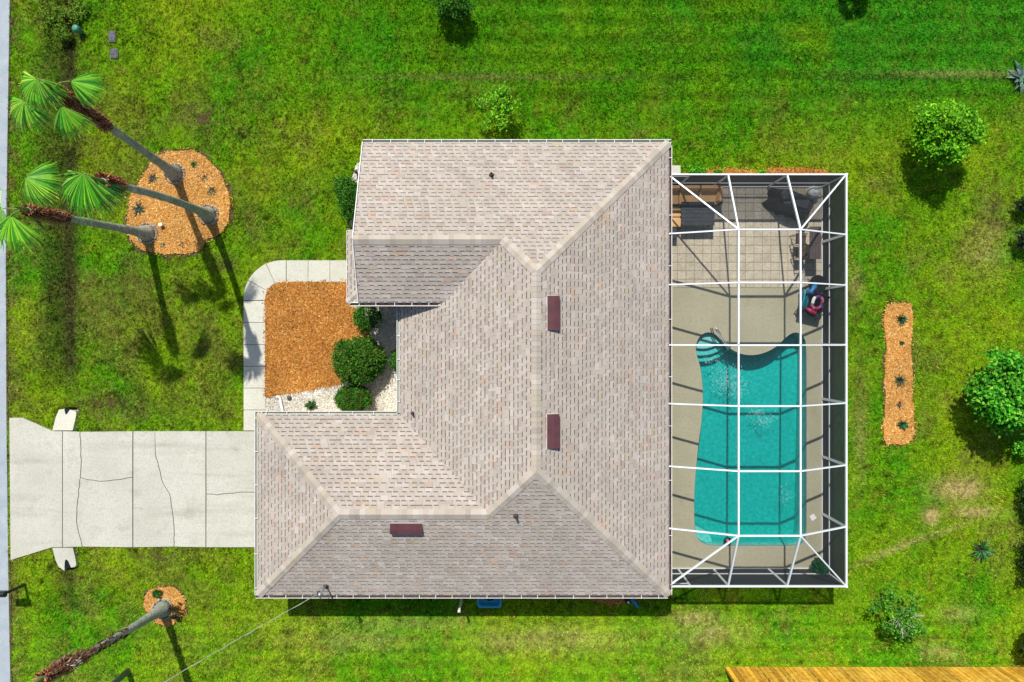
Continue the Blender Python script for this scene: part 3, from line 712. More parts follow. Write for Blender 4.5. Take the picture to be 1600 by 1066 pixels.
def shingle_geo(mb, sh):
    nm, O, u, v, n, b0, b1, pieces, c, ctr = sh
    for pc in pieces:
        k = len(pc); hh = lambda b: .018-.012*(b-b0)/(b1-b0)
        top = [O+u*a+v*b+n*hh(b) for a, b in pc]; bot = [O+u*a+v*b+n*.0005 for a, b in pc]
        mb.add(top+bot, [tuple(range(k))]+[(i, k+i, k+(i+1) % k, (i+1) % k) for i in range(k)], 0, c)
camp = Vector((0, 0, CAM_H))
def shown(sh):
    d = camp-sh[9]; A = sum(abs(area2(p)) for p in sh[7]); return A*abs(d.normalized().dot(sh[4]))/d.length_squared
order = sorted(range(len(shingles)), key=lambda i: -shown(shingles[i]))
single = set(order[:300])
bulk = MB()
for i, sh in enumerate(shingles):
    if i in single:
        mb = MB(); shingle_geo(mb, sh); mb.build('shingle', M['shingle'], roof, cols=True)
    else: shingle_geo(bulk, sh)
tag(bulk.build('shingle_courses', M['shingle'], roof, cols=True), kind='stuff')

# ridge and hip caps, one folded piece after another
SN = {}
for nm, outl, o2, vh, ze in SLOPES:
    p = .41 if nm == 'pent' else PITCH
    L = math.sqrt(1+p*p); SN[nm] = (Vector((vh[1], -vh[0], 0))).cross(Vector((vh[0]/L, vh[1]/L, p/L)))
CAPC = [srgb(182,172,157), srgb(178,168,154), srgb(187,177,164), srgb(172,162,149), srgb(182,170,152), srgb(191,182,170)]
def caps(A, B, s1, s2, step=.205, w=.195):
    A, B = Vector(A), Vector(B); d = (B-A).normalized(); L = (B-A).length
    n1, n2 = SN[s1], SN[s2]
    e1 = n1.cross(d); e2 = n2.cross(d)
    e1 = e1 if e1.z < 0 or (abs(e1.z) < 1e-6) else -e1; e2 = e2 if e2.z < 0 else -e2
    e1.normalize(); e2.normalize()
    k = int(L/step)
    for i in range(k+1):
        t0 = i*step; t1 = min(t0+step+.05, L+.03)
        if t1-t0 < .06: continue
        lo, hi = .036, .024                                   # lower end lies over the piece before it
        a, b = A+d*t0, A+d*t1; up = (n1+n2).normalized(); mb = MB()
        q = rs.uniform(.95, 1.05); c = tuple(t*q for t in rs.choice(CAPC))
        pts = [a+e1*w+n1*lo, a+up*(lo+.012), a+e2*w+n2*lo, b+e1*w+n1*hi, b+up*(hi+.012), b+e2*w+n2*hi]
        pts += [a+e1*w, a, a+e2*w, b+e1*w, b+e2*w]
        fs = [(0,1,4,3),(1,2,5,4),(0,6,7,1),(1,7,8,2),(0,3,9,6),(2,8,10,5)]
        mb.add(pts, fs, 0, c); o = mb.build('ridge_cap', M['shingle'], roof, cols=True)
# (first point is the low end)
caps(V3((6.75,8.54),EAVE), V3(nr,RZ), 'east', 'north'); caps(V3((6.75,-10.94),EAVE), V3(srp,RZ), 'east', 'south')
caps(V3(NWJ,zN), V3(nr,RZ), 'north', 'west'); caps(V3(SWJ,zS), V3(srp,RZ), 'south', 'west')
caps(V3(srp,RZ), V3(nr,RZ), 'east', 'west', .215, .20)
caps(V3((-6.42,4.10),zN), V3(NWJ,zN), 'north', 'entry', .215, .21)
caps(V3(SWE,zS), V3(SWJ,zS), 'south', 'garage', .215, .21)
caps(V3((-10.94,-3.17),EAVE), V3(SWE,zS), 'garage', 'garagehip'); caps(V3((-10.94,-10.94),EAVE), V3(SWE,zS), 'south', 'garagehip')
caps(V3((-6.90,1.63),zEn-.05), V3((-6.42,2.03),zEn+.13), 'entry', 'pent', .2, .14)

# gutters with their straps, fascia behind; rake boards on the gable
def gutter(A, B, inward, z, first=.4, step=.74, fascia=.16, silt='gutterin'):
    A, B = Vector((*A, z)), Vector((*B, z)); d = (B-A).normalized(); o = -Vector((*inward, 0))
    g = MB(); t = .016; wdt = .15; dp = .11; top = -.015
    prof = [(0,top),(0,-dp),(wdt*.8,-dp),(wdt,top),(wdt-t-.012,top),(wdt*.8-t,-dp+t),(t,-dp+t),(t,top)]
    k = len(prof); pts = [p+o*x+Vector((0,0,zz)) for p in (A, B) for x, zz in prof]
    fs = [(i, (i+1) % k, k+(i+1) % k, k+i) for i in range(k)]
    for i_, f_ in enumerate(fs): g.add([pts[q_] for q_ in f_], [(0,1,2,3)], 1 if i_ in (4,5,6) else 0)
    for p in (A, B): g.add([p+o*x+Vector((0,0,zz)) for x, zz in ((0,top),(0,-dp),(wdt*.8,-dp),(wdt,top))], [(0,1,2,3)])
    gt = g.build('gutter', [M['gutter'], M[silt]], house)
    L = (B-A).length; s = first
    while s < L-.1:
        p = A+d*s
        MB().bar(p+Vector((0,0,-.005))-o*.03, p+o*(wdt+.005)+Vector((0,0,-.005)), .022, .012).build('strap', M['white'], gt); s += step*rs.uniform(.92, 1.08)
    MB().bar(A-o*.012+Vector((0,0,-fascia/2-.02)), B-o*.012+Vector((0,0,-fascia/2-.02)), .02, fascia).build('fascia', M['white'], house)
gutter((-6.42,8.54),(6.86,8.54),(0,-1),EAVE,silt='guttergrey'); gutter((6.75,8.40),(6.75,-10.94),(-1,0),EAVE,.5,2.3)
gutter((6.72,-10.94),(-11.05,-10.94),(0,1),EAVE); gutter((-10.94,-10.94),(-10.94,-3.06),(1,0),EAVE,.3,1.5,silt='guttergrey')
gutter((-10.94,-3.17),(-4.93,-3.17),(0,-1),EAVE,.35,.95,silt='guttergrey'); gutter((-4.82,-3.1),(-4.82,1.62),(1,0),EAVE,.5,.95,silt='guttergrey')
gutter((-6.80,1.61),(-2.95,1.61),(0,1),zEn)
rk = MB(); rk.bar((-6.43,8.54,EAVE+.0),(-6.43,4.10,zN+.0),.03,.16); rk.bar((-6.43,4.10,zN),(-6.43,1.61,zEn),.03,.14); rk.build('rake_board', M['white'], house)
pt = MB(); pt.bar((-6.93,4.63,zEn-.12),(-6.93,1.60,zEn-.12),.02,.14); pt.bar((-6.93,4.64,zEn-.1),(-6.41,4.64,zEn+.06),.02,.14); pt.build('pent_fascia', M['white'], house)
gable = MB(); gable.add([(-6.3,8.1,2.5),(-6.3,4.1,zN-.12),(-6.3,1.7,zEn-.1),(-6.3,1.7,2.5)], [(0,1,2,3)]); gable.build('gable_wall', M['stucco'], house)

# roof vents: low maroon hoods on pale flashing
def roof_vent(px, py, slope, along, length, across):
    nm, outl, o2, vh, ze = [s for s in SLOPES if s[0] == slope][0]
    n = SN[slope]; L = math.sqrt(1+PITCH**2); v = Vector((vh[0]/L, vh[1]/L, PITCH/L)); u = Vector((vh[1], -vh[0], 0)); O = Vector((*o2, ze))
    z = 4.6
    for _ in range(8):
        q = P(px, py, z); d = (q-O).x*vh[0]+(q-O).y*vh[1]; z = ze+d*PITCH+.09
    c = P(px, py, z); c -= n*((c-O).dot(n))
    M3 = Matrix((u, v, n)).transposed(); h0 = MB()
    pt = lambda a, b, h: c+M3@Vector((a, b, h))
    l, w = length/2, across/2
    # sloping hood, open downhill: high lip at the lower edge
    pts = [pt(-l,w,.03),(pt(l,w,.03)),pt(l,-w,.05),pt(-l,-w,.05),pt(-l,w,.06),pt(l,w,.06),pt(l,-w*.15,.15),pt(-l,-w*.15,.15),pt(l,-w,.19),pt(-l,-w,.19),pt(l,-w-.015,.13),pt(-l,-w-.015,.13)]
    h0.add(pts, [(4,7,6,5),(7,9,8,6),(9,11,10,8),(0,4,5,1),(1,5,6,8,2),(0,3,9,7,4),(11,3,2,10)])
    vt = h0.build('roof_vent', M['vent'], house)
    f = MB(); f.box(c+n*.024, (length+.05, across+.06, .01), M=M3)
    f.build('flashing', M['flash'], vt)
roof_vent(864.5, 489, 'east', 'y', 1.36, .47); roof_vent(864, 674, 'east', 'y', 1.36, .47); roof_vent(634.5, 826, 'south', 'x', 1.32, .42)
def vent_pipe(px, py, slope, r=.055, h=.32):
    nm, outl, o2, vh, ze = [s for s in SLOPES if s[0] == slope][0]
    z = 4
    for _ in range(8):
        q = P(px, py, z); d = (q.x-o2[0])*vh[0]+(q.y-o2[1])*vh[1]; z = ze+d*PITCH
    c = P(px, py, z); mb = MB()
    mb.lathe([(r*2.2,-.02),(r*2.0,.03),(r*1.25,.10),(r*1.05,.12),(r,h),(r*.7,h),(r*.7,h-.06)], c, 10)
    mb.build('vent_pipe', M['lead'], house, smooth=False)
vent_pipe(768, 274, 'north'); vent_pipe(806, 806, 'south'); vent_pipe(645, 646, 'west', .045, .26)
# service mast for the overhead cable
ms = MB(); mb_ = P(510, 914, 2.75); mtop = Vector((mb_.x+.02, mb_.y-.02, 3.75))
ms.tube([mb_-Vector((0,0,.1)), mtop], .04, 10); mast = ms.build('service_mast', M['steel'], house, smooth=True)
mh = MB(); mh.lathe([(.05,-.05),(.10,0),(.10,.06),(.05,.13),(.01,.15)], mtop, 10); mh.build('weatherhead', M['steel'], mast)
mf = MB(); mf.lathe([(.19,-.02),(.17,.02),(.07,.09),(.05,.1)], mb_, 12); mf.build('roof_boot', M['lead'], mast)
for k in range(4):
    a = k*1.3; w = MB(); q = mtop+Vector((.06*cos(a), .06*sin(a), .02))
    w.tube([q, q+Vector((-.12+.05*k,.10-.09*k,-.10)), q+Vector((-.22+.03*k,-.02-.04*k,-.32)), mtop+Vector((-.20,-.10,-.18))], .017, 6); w.build('drip_loop', M['black'], mast)

# overhead cable to the utility pole
upole = empty('utility_pole', (*XY(200,1049),0), 'grey green wooden utility pole at the bottom edge of the lawn', 'utility pole')
pb = Vector((*XY(200,1049), 0)); MB().tube([pb-Vector((0,0,.3)), pb+Vector((0,0,4.5)), pb+Vector((.02,0,9.2))], [.145,.125,.105], 14).build('pole', M['polewood'], upole, smooth=True)
MB().tube([pb+Vector((.1,.1,8.5)), pb+Vector((.2,.22,8.5))], .03, 8).build('insulator', M['stone'], upole)
cb = MB(); A = mtop+Vector((-.2,-.1,-.18)); B = pb+Vector((.2,.22,8.5)); cp = []
for i in range(33):
    t = i/32; q = A.lerp(B, t); q.z -= 4*.45*t*(1-t); cp.append(q)
cb.tube(cp, .009, 6); cb.tube([q+Vector((.03*cos(i*2.2), .03*sin(i*2.2), .01)) for i, q in enumerate(cp)], .006, 5)
o = cb.build('power_cable', M['cable'], loc=tuple(A)); tag(o, 'pale overhead service cable running from the roof mast to the pole', 'cable')

# ------------------------------------------------------------------ pool deck with pavers, pool
POOLPX = [(1087,545),(1090,531),(1098,522),(1108,519.5),(1118,523),(1130,535),(1143,546),(1158,553),(1176,555),(1195,551),(1212,542),(1227,528),(1238,520.5),(1249,521),(1257,530),(1259.5,546),(1260,600),(1260,700),(1260,800),(1259,836),(1254,848),(1243,852.5),(1200,853),(1140,853),(1112,852.5),(1097,848),(1088.5,838),(1085,818),(1084.5,780),(1087,735),(1091,695),(1096,655),(1098,615),(1095,580),(1090,560)]
POOL = smooth_closed(pxpoly(POOLPX), 3)
def sheet_with_hole(outer, hole, z, name, mat, parent=None):
    import bmesh
    bm = bmesh.new(); es = []
    for ring in (outer, hole):
        vs = [bm.verts.new((x, y, z)) for x, y in ring]
        for i in range(len(vs)): es.append(bm.edges.new((vs[i], vs[(i+1) % len(vs)])))
    bmesh.ops.triangle_fill(bm, edges=es, use_beauty=True, use_dissolve=False)
    for f in bm.faces:
        if f.normal.z < 0: f.normal_flip()
    me = bpy.data.meshes.new(name); bm.to_mesh(me); bm.free()
    return link_mesh(name, me, [mat], parent)
PAVY0 = XY(0, 450)[1]
deck = sheet_with_hole([(CX0,CY0),(CX1,CY0),(CX1,PAVY0),(CX0,PAVY0)], POOL, .02, 'pool_deck', M['deck']); tag(deck, kind='structure')
def outset(poly, d):
    n = len(poly); out = []; sgn = 1 if area2(poly) > 0 else -1
    for i in range(n):
        a, b = Vector(poly[i-1]), Vector(poly[(i+1) % n]); t = (b-a).normalized(); out.append((poly[i][0]+t.y*d*sgn, poly[i][1]-t.x*d*sgn))
    return out
dk = MB(); dk.box(((CX0+CX1)/2, CY0+.01, -.14), (CX1-CX0, .02, .3)); dk.box((CX1-.01, (CY0+CY1)/2, -.14), (.02, CY1-CY0, .3)); dk.box(((CX0+CX1)/2, CY1-.01, -.14), (CX1-CX0, .02, .3))
dk.build('slab_edge', M['deck'], deck)
pat = empty('paver_patio', ((CX0+CX1)/2, (PAVY0+CY1)/2, 0), kind='structure')
MB().prism([(CX0,PAVY0+.003),(CX1-.02,PAVY0+.003),(CX1-.02,CY1-.02),(CX0,CY1-.02)], -.1, -.004).build('sand_bed', M['pavergap'], pat)
pv = .398; nxp = 20; pvme = None; jr = random.Random(3)
y = PAVY0+.012; row = 0
while y < CY1-.1:
    x = CX1-.03
    while x > CX0+.35:
        w = pv-.02; hgt = min(pv, CY1-.03-y)-.02
        if hgt < .1: break
        if pvme is None or hgt < w-.01:
            o = MB().rbox((x-pv/2, y+hgt/2, -.02), (w, hgt, .07), .014).build('paver', M['paver'], pat, loc=(x-pv/2, y+hgt/2, 0))
            if hgt >= w-.01: pvme = o.data
        else:
            o = bpy.data.objects.new('paver', pvme); COL.objects.link(o); o.parent = pat; o.location = Vector((x-pv/2, y+hgt/2, jr.uniform(-.003, .003)))-ORG[pat.name]
            o.rotation_euler = (jr.uniform(-.004,.004), jr.uniform(-.004,.004), jr.uniform(-.006,.006))
        x -= pv
    y += pv
# pool: basin, steps, bench, water
pool = empty('swimming_pool', (10.7, -4.7, 0), 'freeform turquoise swimming pool inside the white screen cage', 'swimming pool')
depth = lambda y: -1.05-.35*min(1, max(0, (-y-1)/8))
bs = MB(); n = len(POOL)
zfl = [depth(p[1]) for p in POOL]
lip = [(x, y, .02) for x, y in POOL]; flr = [(x, y, z) for (x, y), z in zip(POOL, zfl)]
bs.add(lip+flr, [((i+1) % n, i, n+i, n+(i+1) % n) for i in range(n)])
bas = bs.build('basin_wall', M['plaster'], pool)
fm = sheet_with_hole  # floor as a filled outline
import bmesh
bm = bmesh.new(); vs = [bm.verts.new(p) for p in flr]; es = [bm.edges.new((vs[i], vs[(i+1) % n])) for i in range(n)]
bmesh.ops.triangle_fill(bm, edges=es, use_beauty=True)
for f in bm.faces:
    if f.normal.z < 0: f.normal_flip()
me = bpy.data.meshes.new('basin_floor'); bm.to_mesh(me); bm.free()
for v_ in me.vertices: v_.co -= ORG[pool.name]
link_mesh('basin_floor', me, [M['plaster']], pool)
# pale waterline tile band
tl = MB(); inn = outset(POOL, -.012)
tl.add([(x, y, .018) for x, y in inn]+[(x, y, -.16) for x, y in inn], [((i+1) % n, i, n+i, n+(i+1) % n) for i in range(n)])
tl.build('tile_band', mat_noise('waterline_tile', (.22,.38,.38), (.34,.5,.48), 9, .3), pool)
def circ(px, py, rpx, n=40): return [XY(px+rpx*cos(2*pi*i/n), py-rpx*sin(2*pi*i/n)) for i in range(n)]
inner = outset(POOL, -.02)
def step(cx, cy, r, z, name):
    c = clip_poly(inner, circ(cx, cy, r))
    if len(c) > 3:
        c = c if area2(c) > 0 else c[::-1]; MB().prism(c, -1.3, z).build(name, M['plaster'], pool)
step(1100, 500, 45, -.26, 'step'); step(1100, 500, 56, -.46, 'step'); step(1100, 500, 66, -.68, 'step')
step(1086, 857, 31, -.40, 'corner_bench')
wt = MB(); wo = outset(POOL, .03); wo = [p for p in wo]
ws = bmesh.new(); vt = [ws.verts.new((x, y, -.07)) for x, y in wo]; es = [ws.edges.new((vt[i], vt[(i+1) % n])) for i in range(n)]
bmesh.ops.triangle_fill(ws, edges=es, use_beauty=True)
for f in ws.faces:
    if f.normal.z < 0: f.normal_flip()
ret = bmesh.ops.extrude_face_region(ws, geom=list(ws.faces)); 
for e in ret['geom']:
    if isinstance(e, bmesh.types.BMVert): e.co.z = -1.75
bmesh.ops.recalc_face_normals(ws, faces=list(ws.faces))
me = bpy.data.meshes.new('water'); ws.to_mesh(me); ws.free()
for v_ in me.vertices: v_.co -= ORG[pool.name]
link_mesh('water', me, [M['water']], pool)
# light sparkle on the water, laid in as small pale flecks
fo = MB(); rf_ = random.Random(12)
for (px, py, sx, sy, cnt) in ((1132,592,13,13,230),(1152,604,12,9,110),(1194,655,12,8,90),(1178,646,7,4,40),(1226,775,6,8,45),(1112,562,7,3,40)):
    for k in range(cnt):
        q = P(rf_.gauss(px, sx), rf_.gauss(py, sy), -.066)
        if q.y > P(0, 566, 0).y and q.x > P(1128, 0, 0).x: continue
        if not inpoly(np.array([q.x]), np.array([q.y]), inner)[0]: continue
        a = rf_.uniform(0, 6.28); L = rf_.uniform(.03, .07); w = rf_.uniform(.004, .010); bend_ = rf_.uniform(-1.6, 1.6); pts = []; cx_, cy_ = q.x, q.y
        for j in range(4):
            ww = w*(.35, 1, 1, .3)[j]; pts += [(cx_-sin(a)*ww, cy_+cos(a)*ww, -.064), (cx_+sin(a)*ww, cy_-cos(a)*ww, -.064)]
            cx_ += cos(a)*L*.6; cy_ += sin(a)*L*.6; a += bend_*.5
        fo.add(pts, [(2*j+1, 2*j+3, 2*j+2, 2*j) for j in range(3)])
tag(fo.build('sparkle_flecks', mat_noise('water_sparkle', (.22,.58,.54), (.52,.80,.76), 6, .5), pool), kind='stuff')
# pale coping line
cop = sheet_with_hole(outset(POOL, .10), POOL, .026, 'coping', mat_noise('coping_paint', srgb(168,163,137), srgb(180,175,149), 2, .8), pool)
for v_ in cop.data.vertices: v_.co -= ORG[pool.name]

# ------------------------------------------------------------------ screen cage over the pool
cage = empty('pool_cage', ((CX0+CX1)/2, (CY0+CY1)/2, 0), 'white aluminium screen cage over the pool and patio', 'pool enclosure')
CT, CR = 2.28, 3.66
X0, XA, XB, X1 = 6.90, 9.40, 11.97, 14.53
Y1, Y0 = 7.24, -10.66
ROWS = [4.63, 2.43, -.17, -2.70, -5.40, -8.08]
XG = 6.72
W = lambda mb, nm, mat='cagew': mb.build(nm, M[mat], cage)
rows_all = ROWS
zw = 2.50                                             # where the roof beams meet the house gutter
for i, yy in enumerate(ROWS):
    W(MB().bar((XG,yy,zw),(XA,yy,CR),.056,.10), 'beam'); W(MB().bar((XA,yy,CR),(XB,yy,CR),.062,.10), 'beam'); W(MB().bar((XB,yy,CR),(X1,yy,CT),.056,.10), 'beam')
    W(MB().bar((X1,yy,0.02),(X1,yy,CT),.075,.11,up=(0,1,0)), 'post')
for xx in (XA, XB):
    for i in range(len(ROWS)-1): W(MB().bar((xx,ROWS[i]-.045,CR+.004),(xx,ROWS[i+1]+.045,CR+.004),.062,.10), 'purlin')
    W(MB().bar((xx,ROWS[0],CR),(xx,Y1,CT),.064,.10), 'beam'); W(MB().bar((xx,ROWS[-1],CR),(xx,Y0,CT),.064,.10), 'beam')
    for yy in (Y0, Y1): W(MB().bar((xx,yy,.02),(xx,yy,CT),.09,.09), 'post')
for (xx, yy, ax, ay) in ((X1,Y1,XB,ROWS[0]),(X1,Y0,XB,ROWS[-1]),(XG,Y1,XA,ROWS[0]),(XG,Y0,XA,ROWS[-1])):
    W(MB().bar((xx,yy,CT if xx > 10 else zw-.1),(ax,ay,CR),.056,.09), 'hip_beam')
for (xx, yy) in ((X1,Y1),(X1,Y0)): W(MB().bar((xx,yy,.02),(xx,yy,CT),.09,.09), 'post')
for (yy, s) in ((Y1,1),(Y0,-1)):
    W(MB().bar((7.75,yy,.02),(7.75,yy,CT-.05),.08,.08), 'post')
    W(MB().bar((XG,yy,.02),(XG,yy,CT-.05),.06,.06), 'post')
    W(MB().bar((6.85,yy,2.02),(7.72,yy,2.02),.06,.06), 'rail')
    W(MB().bar((XG,yy,CT+.03),(X1+.06,yy,CT+.03),.065,.11), 'eave_beam')
    for a, b in ((XG+.05,7.7),(7.8,XA-.05),(XA+.05,XB-.05),(XB+.05,X1-.05)):
        W(MB().bar((a,yy,.76),(b,yy,.76),.055,.06), 'rail'); W(MB().bar((a,yy,.045),(b,yy,.045),.08,.06), 'kerb')
ye = [Y1]+ROWS+[Y0]
W(MB().bar((X1,Y1+.06,CT+.035),(X1,Y0-.06,CT+.035),.065,.11), 'eave_beam')
for i in range(len(ye)-1):
    W(MB().bar((X1,ye[i]-.06,.76),(X1,ye[i+1]+.06,.76),.055,.06), 'rail'); W(MB().bar((X1,ye[i]-.06,.045),(X1,ye[i+1]+.06,.045),.08,.06), 'kerb')
def panel(pts, m): MB().poly(pts).build('screen_panel', M[m], cage)
for i in range(len(ROWS)-1):
    a, b = ROWS[i], ROWS[i+1]
    panel([(XG,a,zw),(XG,b,zw),(XA,b,CR),(XA,a,CR)], 'roofscreen'); panel([(XA,a,CR),(XA,b,CR),(XB,b,CR),(XB,a,CR)], 'roofscreen'); panel([(XB,a,CR),(XB,b,CR),(X1,b,CT),(X1,a,CT)], 'roofscreen')
for yy, r in ((Y1,ROWS[0]),(Y0,ROWS[-1])):
    panel([(XG,yy,CT),(XA,yy,CT),(XA,r,CR)], 'roofscreen'); panel([(XA,yy,CT),(XB,yy,CT),(XB,r,CR),(XA,r,CR)], 'roofscreen'); panel([(XB,yy,CT),(X1,yy,CT),(XB,r,CR)], 'roofscreen')
    panel([(XG,yy,CT),(XG,r,zw),(XA,r,CR)], 'roofscreen'); panel([(X1,yy,CT),(X1,r,CT),(XB,r,CR)], 'roofscreen')
    for a, b in ((XG,7.75),(7.75,XA),(XA,XB),(XB,X1)):
        panel([(a,yy,.06),(b,yy,.06),(b,yy,.75),(a,yy,.75)], 'wallscreen'); panel([(a,yy,.77),(b,yy,.77),(b,yy,CT),(a,yy,CT)], 'wallscreen')
for i in range(len(ye)-1):
    a, b = ye[i], ye[i+1]
    panel([(X1,a,.06),(X1,b,.06),(X1,b,.75),(X1,a,.75)], 'wallscreen'); panel([(X1,a,.77),(X1,b,.77),(X1,b,CT),(X1,a,CT)], 'wallscreen')

# ------------------------------------------------------------------ patio furniture
ZD = .02
def thing(name, c, label, cat, group=None): return empty(name, c, label, cat, group)
# sectional sofa with tan cushions, long run along the screen wall and a short run by the house
c = (8.1, 6.7, ZD); so = thing('sectional_sofa', c, 'brown wicker sectional sofa with tan cushions in the patio corner by the house', 'sofa')
x0, x1 = 6.75, 9.62; ytop, ybot = 7.12, 6.30
o = MB(); o.rbox(((x0+x1)/2, (ytop+ybot)/2, ZD+.17), (x1-x0, ytop-ybot, .30), .03); o.rbox(((x0+x1)/2, ytop-.04, ZD+.42), (x1-x0, .09, .66), .03); o.rbox((6.72+.6, 5.75, ZD+.17), (1.05, 1.1, .30), .03); o.rbox((x1+.03, (ytop+ybot)/2, ZD+.35), (.08, ytop-ybot, .52), .03)
o.build('wicker_base', M['wicker'], so)
for i in range(3):
    cx = x0+.50+i*.92; MB().rbox((cx, 6.64, ZD+.39), (.90, .66, .15), .05).build('seat_cushion', M['tan'], so)
    MB().rbox((cx, 7.0, ZD+.62), (.88, .15, .42), .05, M=Matrix.Rotation(radians(-12), 3, 'X')).build('back_cushion', M['tan'], so)
MB().rbox((9.52, 6.72, ZD+.62), (.16, .70, .42), .05, M=Matrix.Rotation(radians(14), 3, 'Y') @ Matrix.Rotation(radians(-5), 3, 'Z')).build('arm_cushion', M['tan'], so)
for yy in (5.95, 5.48): MB().rbox((7.32, yy, ZD+.39), (.98, .44, .15), .05).build('seat_cushion', M['tan'], so)
# dark slatted dining table and its bench
tc = P(1090.5, 334, .76); t = thing('patio_table', (tc.x, tc.y, ZD), 'dark grey rectangular table with a slatted top in front of the tan sofa', 'table')
for k in range(6): MB().rbox((tc.x, tc.y-.455+k*.182, .755), (1.52, .174, .035), .006).build('slat', M['slate'], t)
fr = MB()
for s in (-1, 1): fr.bar((tc.x-.72, tc.y+s*.46, .71), (tc.x+.72, tc.y+s*.46, .71), .05, .06); fr.bar((tc.x+s*.7, tc.y-.46, .71), (tc.x+s*.7, tc.y+.46, .71), .05, .055)
fr.build('frame', M['slate'], t)
for sx in (-1, 1):
    for sy in (-1, 1): MB().bar((tc.x+sx*.69, tc.y+sy*.45, ZD), (tc.x+sx*.69, tc.y+sy*.45, .70), .06, .06).build('leg', M['slate'], t)
bc = P(1089, 322, .45); b = thing('patio_bench', (bc.x, bc.y+.12, ZD), 'low dark bench tucked behind the dark slatted table beside the sofa', 'bench')
for k in range(2): MB().rbox((bc.x, bc.y+.05+k*.17, .43), (1.72, .16, .035), .006).build('slat', M['slate'], b)
for sx in (-1, 1): MB().box((bc.x+sx*.75, bc.y+.13, .215), (.06, .3, .39)).build('leg', M['slate'], b)
oc = P(1051, 365, .4); ot = thing('ottoman', (oc.x, oc.y, ZD), 'small dark square side table at the edge of the house roof below the sofa', 'side table')
MB().rbox((oc.x-.05, oc.y, .40), (.5, .5, .05), .02).build('top', M['slate'], ot)
for sx in (-1, 1):
    for sy in (-1, 1): MB().bar((oc.x-.05+sx*.2, oc.y+sy*.2, ZD), (oc.x-.05+sx*.2, oc.y+sy*.2, .38), .04, .04).build('leg', M['slate'], ot)
# covered grill: draped vinyl over a wide barbecue
gc = P(1245, 315, 1.0); gr = thing('covered_grill', (gc.x, gc.y, ZD), 'barbecue grill under a draped black vinyl cover', 'grill')
def drape(c, a, b, h, rz, n=44, seed=4):
    r = random.Random(seed); rows = []; mb = MB(); R = Matrix.Rotation(rz, 3, 'Z')
    ph = [r.uniform(0, 6) for _ in range(3)]
    def rad(t, A, B, e): return (abs(cos(t)/A)**e+abs(sin(t)/B)**e)**(-1/e)
    prof = [(0.02,1.0,0),(.35,1.0,0),(.62,.985,0),(.84,.95,.01),(.95,.88,.02),(.98,.70,.035),(1.03,.45,.05),(1.12,.2,.07),(1.20,.02,.085)]
    pts = []
    for s, z, w in prof:
        for k in range(n):
            t = 2*pi*k/n; q = rad(t, a, b, 5)*s*(1+w*(sin(9*t+ph[0])+.6*sin(17*t+ph[1])))
            flare = 1+.16*max(0, cos(t-pi*1.08))*(1-z)
            pts.append(Vector(c)+R@Vector((q*cos(t)*flare, q*sin(t)*flare, z*h+.03*sin(3*t+ph[2])*(z > .9))))
    m = len(prof)
    fs = [(i*n+k, (i+1)*n+k, (i+1)*n+(k+1) % n, i*n+(k+1) % n) for i in range(m-1) for k in range(n)]
    fs.append(tuple(range(n))); mb.add(pts, fs); return mb
drape((gc.x, gc.y, ZD), .80, .42, 1.08, radians(-22)).build('cover', M['cover'], gr)
MB().rbox((gc.x+.12, gc.y-.05, 1.10), (.86, .50, .16), .07, rz=radians(-22)).build('hood_bulge', M['cover'], gr)
wc = P(1273, 299, .45); wk = thing('gas_tank', (wc.x, wc.y, ZD), 'round white tank behind the covered grill', 'tank')
MB().lathe([(.16,0),(.17,.04),(.25,.09),(.27,.18),(.27,.34),(.24,.42),(.16,.48),(.09,.50)], (wc.x, wc.y, ZD), 20).build('tank', M['pvc'], wk, smooth=True)
MB().lathe([(.10,.47),(.10,.54),(.09,.54),(.085,.48)], (wc.x, wc.y, ZD), 14).build('collar', M['pvc'], wk)
# bar table and two chairs
bt = P(1274, 379.5, 1.0); bar = thing('bar_table', (bt.x, bt.y, ZD), 'narrow dark brown bar table beside the screen wall', 'table')
for k in range(4): MB().rbox((bt.x-.195+k*.13, bt.y, .99), (.125, 1.48, .035), .006).build('slat', M['bronze'], bar)
for sx in (-1, 1):
    for sy in (-1, 1): MB().bar((bt.x+sx*.2, bt.y+sy*.66, ZD), (bt.x+sx*.2, bt.y+sy*.66, .97), .05, .05).build('leg', M['bronze'], bar)
    MB().bar((bt.x+sx*.2, bt.y-.63, .25), (bt.x+sx*.2, bt.y+.63, .25), .035, .035).build('stretcher', M['bronze'], bar)
def bar_chair(x, y, rz, label):
    ch = thing('bar_chair', (x, y, ZD), label, 'chair', 'chairs at the brown bar table'); R = Matrix.Rotation(rz, 3, 'Z')
    q = lambda a, b, h: Vector((x, y, ZD))+R@Vector((a, b, h))
    MB().rbox(q(0,0,.70), (.46,.46,.06), .03, M=R).build('seat', M['wicker'], ch)
    bk = MB(); bk.tube([q(-.22,-.22,.68), q(-.28,-.22,1.08), q(-.29,-.1,1.13), q(-.29,.1,1.13), q(-.28,.22,1.08), q(-.22,.22,.68)], .018, 6)
    bk.bar(q(-.27,-.2,.92), q(-.27,.2,.92), .02, .035); bk.bar(q(-.28,-.2,1.02), q(-.28,.2,1.02), .02, .035); bk.build('backrest', M['bronze'], ch)
    for sx in (-1, 1):
        MB().tube([q(.2,sx*.22,.66), q(.22,sx*.23,.88), q(.0,sx*.24,.92), q(-.25,sx*.23,.93)], .016, 6).build('armrest', M['bronze'], ch)
        for sy in (-1, 1): MB().tube([q(sx*.2,sy*.2,.68), q(sx*.24,sy*.24,0)], .017, 6).build('leg', M['bronze'], ch)
    MB().tube([q(.22,-.22,.22), q(.22,.22,.22), q(-.22,.22,.22), q(-.22,-.22,.22), q(.22,-.22,.22)], .012, 5).build('footrest', M['bronze'], ch)
